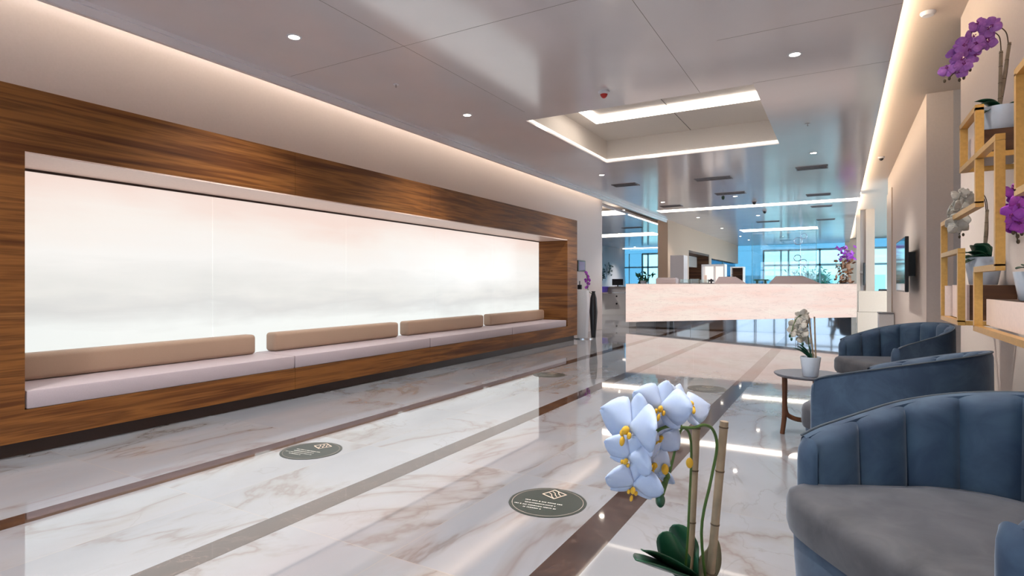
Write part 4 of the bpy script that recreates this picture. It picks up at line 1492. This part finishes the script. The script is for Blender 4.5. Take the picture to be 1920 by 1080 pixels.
# ------------------------------------------------------------------ floor discs
def floor_disc(x, y, label):
    t = thing('floor_sticker', label, 'floor sticker', (x, y, 0.0009), TH, 'round floor stickers')
    MB().cyl((0, 0, 0), 0.205, 0.0012, 64).build('disc', mt_disc, t)
    MB().lathe([(0.186, 0.0013), (0.189, 0.0013), (0.189, 0.0017), (0.186, 0.0017)], 64, cap=False).build('ring_line', mt_taupe, t)
    g = MB()
    rr = Matrix.Rotation(R(38), 4, 'Z')
    w_, h_ = 0.048, 0.048
    for a in ((-w_, w_, h_ - 0.006, h_), (-w_, w_, -h_, -h_ + 0.006), (-w_, -w_ + 0.006, -h_, h_), (w_ - 0.006, w_, -h_, h_)):
        g.box(a[0], a[1], a[2], a[3], 0.0013, 0.0018)
    for k in range(3):
        a = k * 0.026 - 0.04
        g.tube([(a, -0.035, 0.0015), (a + 0.010, -0.01, 0.0015), (a + 0.028, 0.010, 0.0015), (a + 0.034, 0.036, 0.0015)], 0.0025, 4)
    bmesh.ops.transform(g.bm, matrix=Matrix.Translation((0.045, 0.105, 0)) @ rr, verts=g.bm.verts[:])
    for v in g.bm.verts:
        v.co.z = min(max(v.co.z, 0.0013), 0.002)
    g.build('emblem', mt_print, t)
    rnd = random.Random(4)
    sl = Matrix.Rotation(R(-24), 4, 'Z')
    for row, (a, b, yy) in enumerate(((-0.12, 0.09, -0.012), (-0.11, 0.055, -0.045), (-0.155, 0.075, -0.078), (-0.095, 0.01, -0.108))):
        x_ = a
        tx = MB()
        while x_ < b:
            ln = rnd.uniform(0.003, 0.008)
            tx.box(x_, x_ + ln, yy - 0.0045, yy + 0.0045, 0.0013, 0.0017)
            x_ += ln + (0.003 if rnd.random() < 0.8 else 0.009)
        bmesh.ops.transform(tx.bm, matrix=sl, verts=tx.bm.verts[:])
        tx.build('text_line', mt_printw, t)
    return t


fd = floor_disc(-1.34, 2.72, 'round dark floor sticker with pale emblem and text, nearest the lens')
for x, y, lab in ((-3.17, 2.75, 'round floor sticker lying in the glow reflection beside the left dark band'),
                  (-3.20, 6.55, 'round floor sticker farther along beside the left dark band'),
                  (-1.27, 6.54, 'round floor sticker behind the foreground orchid before the glowing counter reflection')):
    relabel(copy_tree(fd), lab, (x, y, 0.0009))

# ------------------------------------------------------------------ ceiling fittings


def downlight(x, y, label, z=CZ, power=26, r=0.045):
    t = thing('downlight', label, 'downlight', (x, y, z), 0, 'recessed ceiling downlights')
    MB().lathe([(r, -0.004), (r + 0.014, -0.004), (r + 0.016, 0.0), (r, 0.0)], 28, cap=False).build('trim_ring', mt_whiteplastic, t, True)
    MB().cyl((0, 0, -0.002), r, 0.0015, 24).build('lens', mt_lamp, t)
    l = bpy.data.lights.new('downlight_beam', 'SPOT')
    l.energy = power
    l.color = (1.0, 0.95, 0.89)
    l.spot_size = R(115)
    l.spot_blend = 0.8
    l.shadow_soft_size = 0.05
    o = bpy.data.objects.new('downlight_beam', l)
    COL.objects.link(o)
    o.parent = t
    o.location = (0, 0, -0.02)
    return t


DL = [(-3.93, 3.23, 'downlight in the ceiling above the left of the hall, nearest the lens'),
      (-3.92, 5.76, 'second downlight of the left ceiling row, above the middle of the bench'),
      (-0.35, 5.69, 'downlight in the ceiling right of the large recess'),
      (-3.88, 10.17, 'downlight in the left ceiling row just beyond the large recess'),
      (-3.84, 14.29, 'downlight in the left ceiling row beside the wall corner vent'),
      (-3.79, 18.14, 'downlight in the left ceiling row behind the long led strip'),
      (-3.75, 22.04, 'downlight in the left ceiling row above the brown niche'),
      (-3.70, 26.10, 'downlight in the left ceiling row next to the last one'),
      (-3.67, 28.50, 'farthest downlight of the left ceiling row'),
      (-2.12, 18.47, 'downlight in the centre of the ceiling behind the long led strip'),
      (-2.12, 14.17, 'downlight beside the centre ceiling vent before the long led strip'),
      (-0.36, 10.11, 'downlight in the right ceiling row in front of the right vent'),
      (-5.55, 15.2, 'downlight in the slot ceiling just past the bench wall corner'),
      (-7.75, 22.3, 'downlight in the left room ceiling behind its first led strip'),
      (-9.79, 30.7, 'farthest downlight in the left room ceiling'),
      (-8.8, 18.6, 'left room downlight hidden behind the bench wall corner'), (-6.6, 27.0, 'left room downlight between its last two led strips')]  # last two are added to brighten the left room
DL += [(-3.93, 0.7, 'left row downlight above the lens'), (-3.93, -1.9, 'left row downlight near the entrance'), (-2.14, 3.2, 'centre row downlight just above the lens'),  # unseen downlights added as fill for the floor and ceiling
       (-2.14, 0.7, 'centre row downlight behind the lens'), (-2.14, -1.9, 'centre row downlight near the entrance'), (-0.35, 3.2, 'right row downlight just above the armchairs'),
       (-0.35, 0.7, 'right row downlight behind the lens'), (-0.35, -1.9, 'right row downlight near the entrance')]
for i, (x, y, lab) in enumerate(DL):
    z = 3.5 if i == 12 else CZ
    downlight(x, y, lab, z, (165 if x < -3 else 185) if y < 12 else (260 if x < -5 else 130))

VN = [(-4.09, -3.58, 11.42, 'flat grey ceiling vent above the end of the bench wall'), (-2.47, -1.80, 11.60, 'flat grey ceiling vent behind the large recess'),
      (-2.46, -1.82, 13.65, 'wide grey ceiling vent above the counter, beside a downlight'), (-0.68, -0.18, 11.37, 'grey ceiling vent on the right, nearest the lens'),
      (-0.68, -0.18, 14.87, 'grey ceiling vent on the right just before the long led strip'), (-0.67, -0.17, 17.10, 'grey ceiling vent on the right just behind the long led strip'),
      (-2.39, -1.70, 20.45, 'grey ceiling vent in the centre far behind the long led strip'), (-0.65, -0.13, 20.68, 'grey ceiling vent on the right farthest from the lens'),
      (-4.10, -3.57, 15.13, 'grey ceiling vent at the left end of the long led strip'), (-8.2, -7.4, 18.3, 'grey ceiling vent in the left room near its first led strip'),
      (-6.9, -6.2, 20.2, 'grey ceiling vent in the left room beside the beige wall')]
v0 = None
for a, b, y, lab in VN:
    t = thing('ceiling_vent', lab, 'vent', ((a + b) / 2, y, CZ), 0, 'grey ceiling vents')
    w_ = (b - a) / 2
    MB().box(-w_, w_, -0.16, 0.16, -0.012, -0.001).build('frame', mt_vent, t)
    m = MB()
    for k in range(4):
        m.box(-w_ + 0.02, w_ - 0.02, -0.12 + 0.06 * k, -0.10 + 0.06 * k, -0.018, -0.0125)
    m.build('slats', mt_vent, t)

t = thing('fire_detector', 'white ceiling detector with red centre before the large recess', 'detector', (-2.18, 5.78, CZ))
MB().lathe([(0.06, -0.001), (0.06, -0.015), (0.045, -0.03)], 24).build('base', mt_whiteplastic, t, True)
MB().lathe([(0.04, -0.031), (0.03, -0.055), (0.012, -0.07)], 24).build('sensor', mt_red, t, True)
t = thing('smoke_detector', 'round white smoke detector on the cream soffit at the upper right', 'detector', (0.64, 5.76 - 2.55, 3.36))
MB().lathe([(0.055, -0.001), (0.055, -0.012), (0.04, -0.03)], 28).build('body', mt_whiteplastic, t, True)
t['label'] = 'round white smoke detector on the cream soffit at the upper right'
t.location = (0.62, 5.72, 3.36)
t = thing('dome_camera', 'small black and white dome camera on the cream soffit farther back', 'camera', (0.62, 11.8, 3.36))
MB().cyl((0, 0, -0.03), 0.05, 0.029, 20).build('base', mt_whiteplastic, t)
MB().sphere((0, 0, -0.035), 0.035, u=14, v=8).build('dome', mt_black, t, True)
for x, y, lab in ((-2.19, 3.9 + 9.1, 'tiny hanging green sign holder in front of the centre ceiling vent'),):
    t = thing('hanging_sensor', lab, 'sensor', (x, y, CZ))
    MB().cyl((0, 0, -0.14), 0.004, 0.139, 6).build('rod', mt_steel, t)
    MB().lathe([(0.005, -0.23), (0.03, -0.21), (0.035, -0.16), (0.01, -0.14)], 14).build('body', mt_leaf, t, True)
for x, y, lab in ((-1.84, 15.3, 'black dome camera on the ceiling before the long led strip'), (-1.82, 17.36, 'black dome camera on the ceiling behind the long led strip')):
    t = thing('dome_camera', lab, 'camera', (x, y, CZ), 0, 'black dome cameras')
    MB().cyl((0, 0, -0.02), 0.06, 0.019, 18).build('base', mt_grey, t)
    MB().sphere((0, 0, -0.03), 0.045, (1, 1, 1.2), 14, 8).build('dome', mt_black, t, True)
for x, y, lab in ((-3.95, 4.51, 'tiny white sprinkler in the ceiling between the two left downlights'), (-0.36, 8.23, 'tiny sprinkler in the ceiling right of the large recess')):
    t = thing('sprinkler', lab, 'sprinkler', (x, y, CZ), 0, 'ceiling sprinklers')
    MB().cyl((0, 0, -0.005), 0.03, 0.004, 18).build('plate', mt_whiteplastic, t)
    MB().cyl((0, 0, -0.03), 0.008, 0.025, 10).build('head', mt_steel, t)

# ring pendants before the glass screen
t = thing('ring_pendant', 'ring shaped pendant hanging in front of the far windows', 'pendant', (-1.31, 24.4, CZ))
MB().tube([(0, 0, -0.001), (0, 0, -1.9)], 0.006, 6, False).build('cord', mt_steel, t)
for (x, z, r) in ((0.12, -0.22, 0.10), (-0.08, -0.40, 0.14), (-0.1, -1.05, 0.12), (0.1, -1.22, 0.12)):
    pts = [(x + r * math.cos(2 * PI * k / 24), 0, z + r * math.sin(2 * PI * k / 24)) for k in range(25)]
    MB().tube(pts, 0.016, 6, False).build('ring', mt_ringw, t, True)

# drop the template flowers (their meshes stay in use)
for k, (p, l) in TEMPL.items():
    bpy.data.objects.remove(l)
    bpy.data.objects.remove(p)
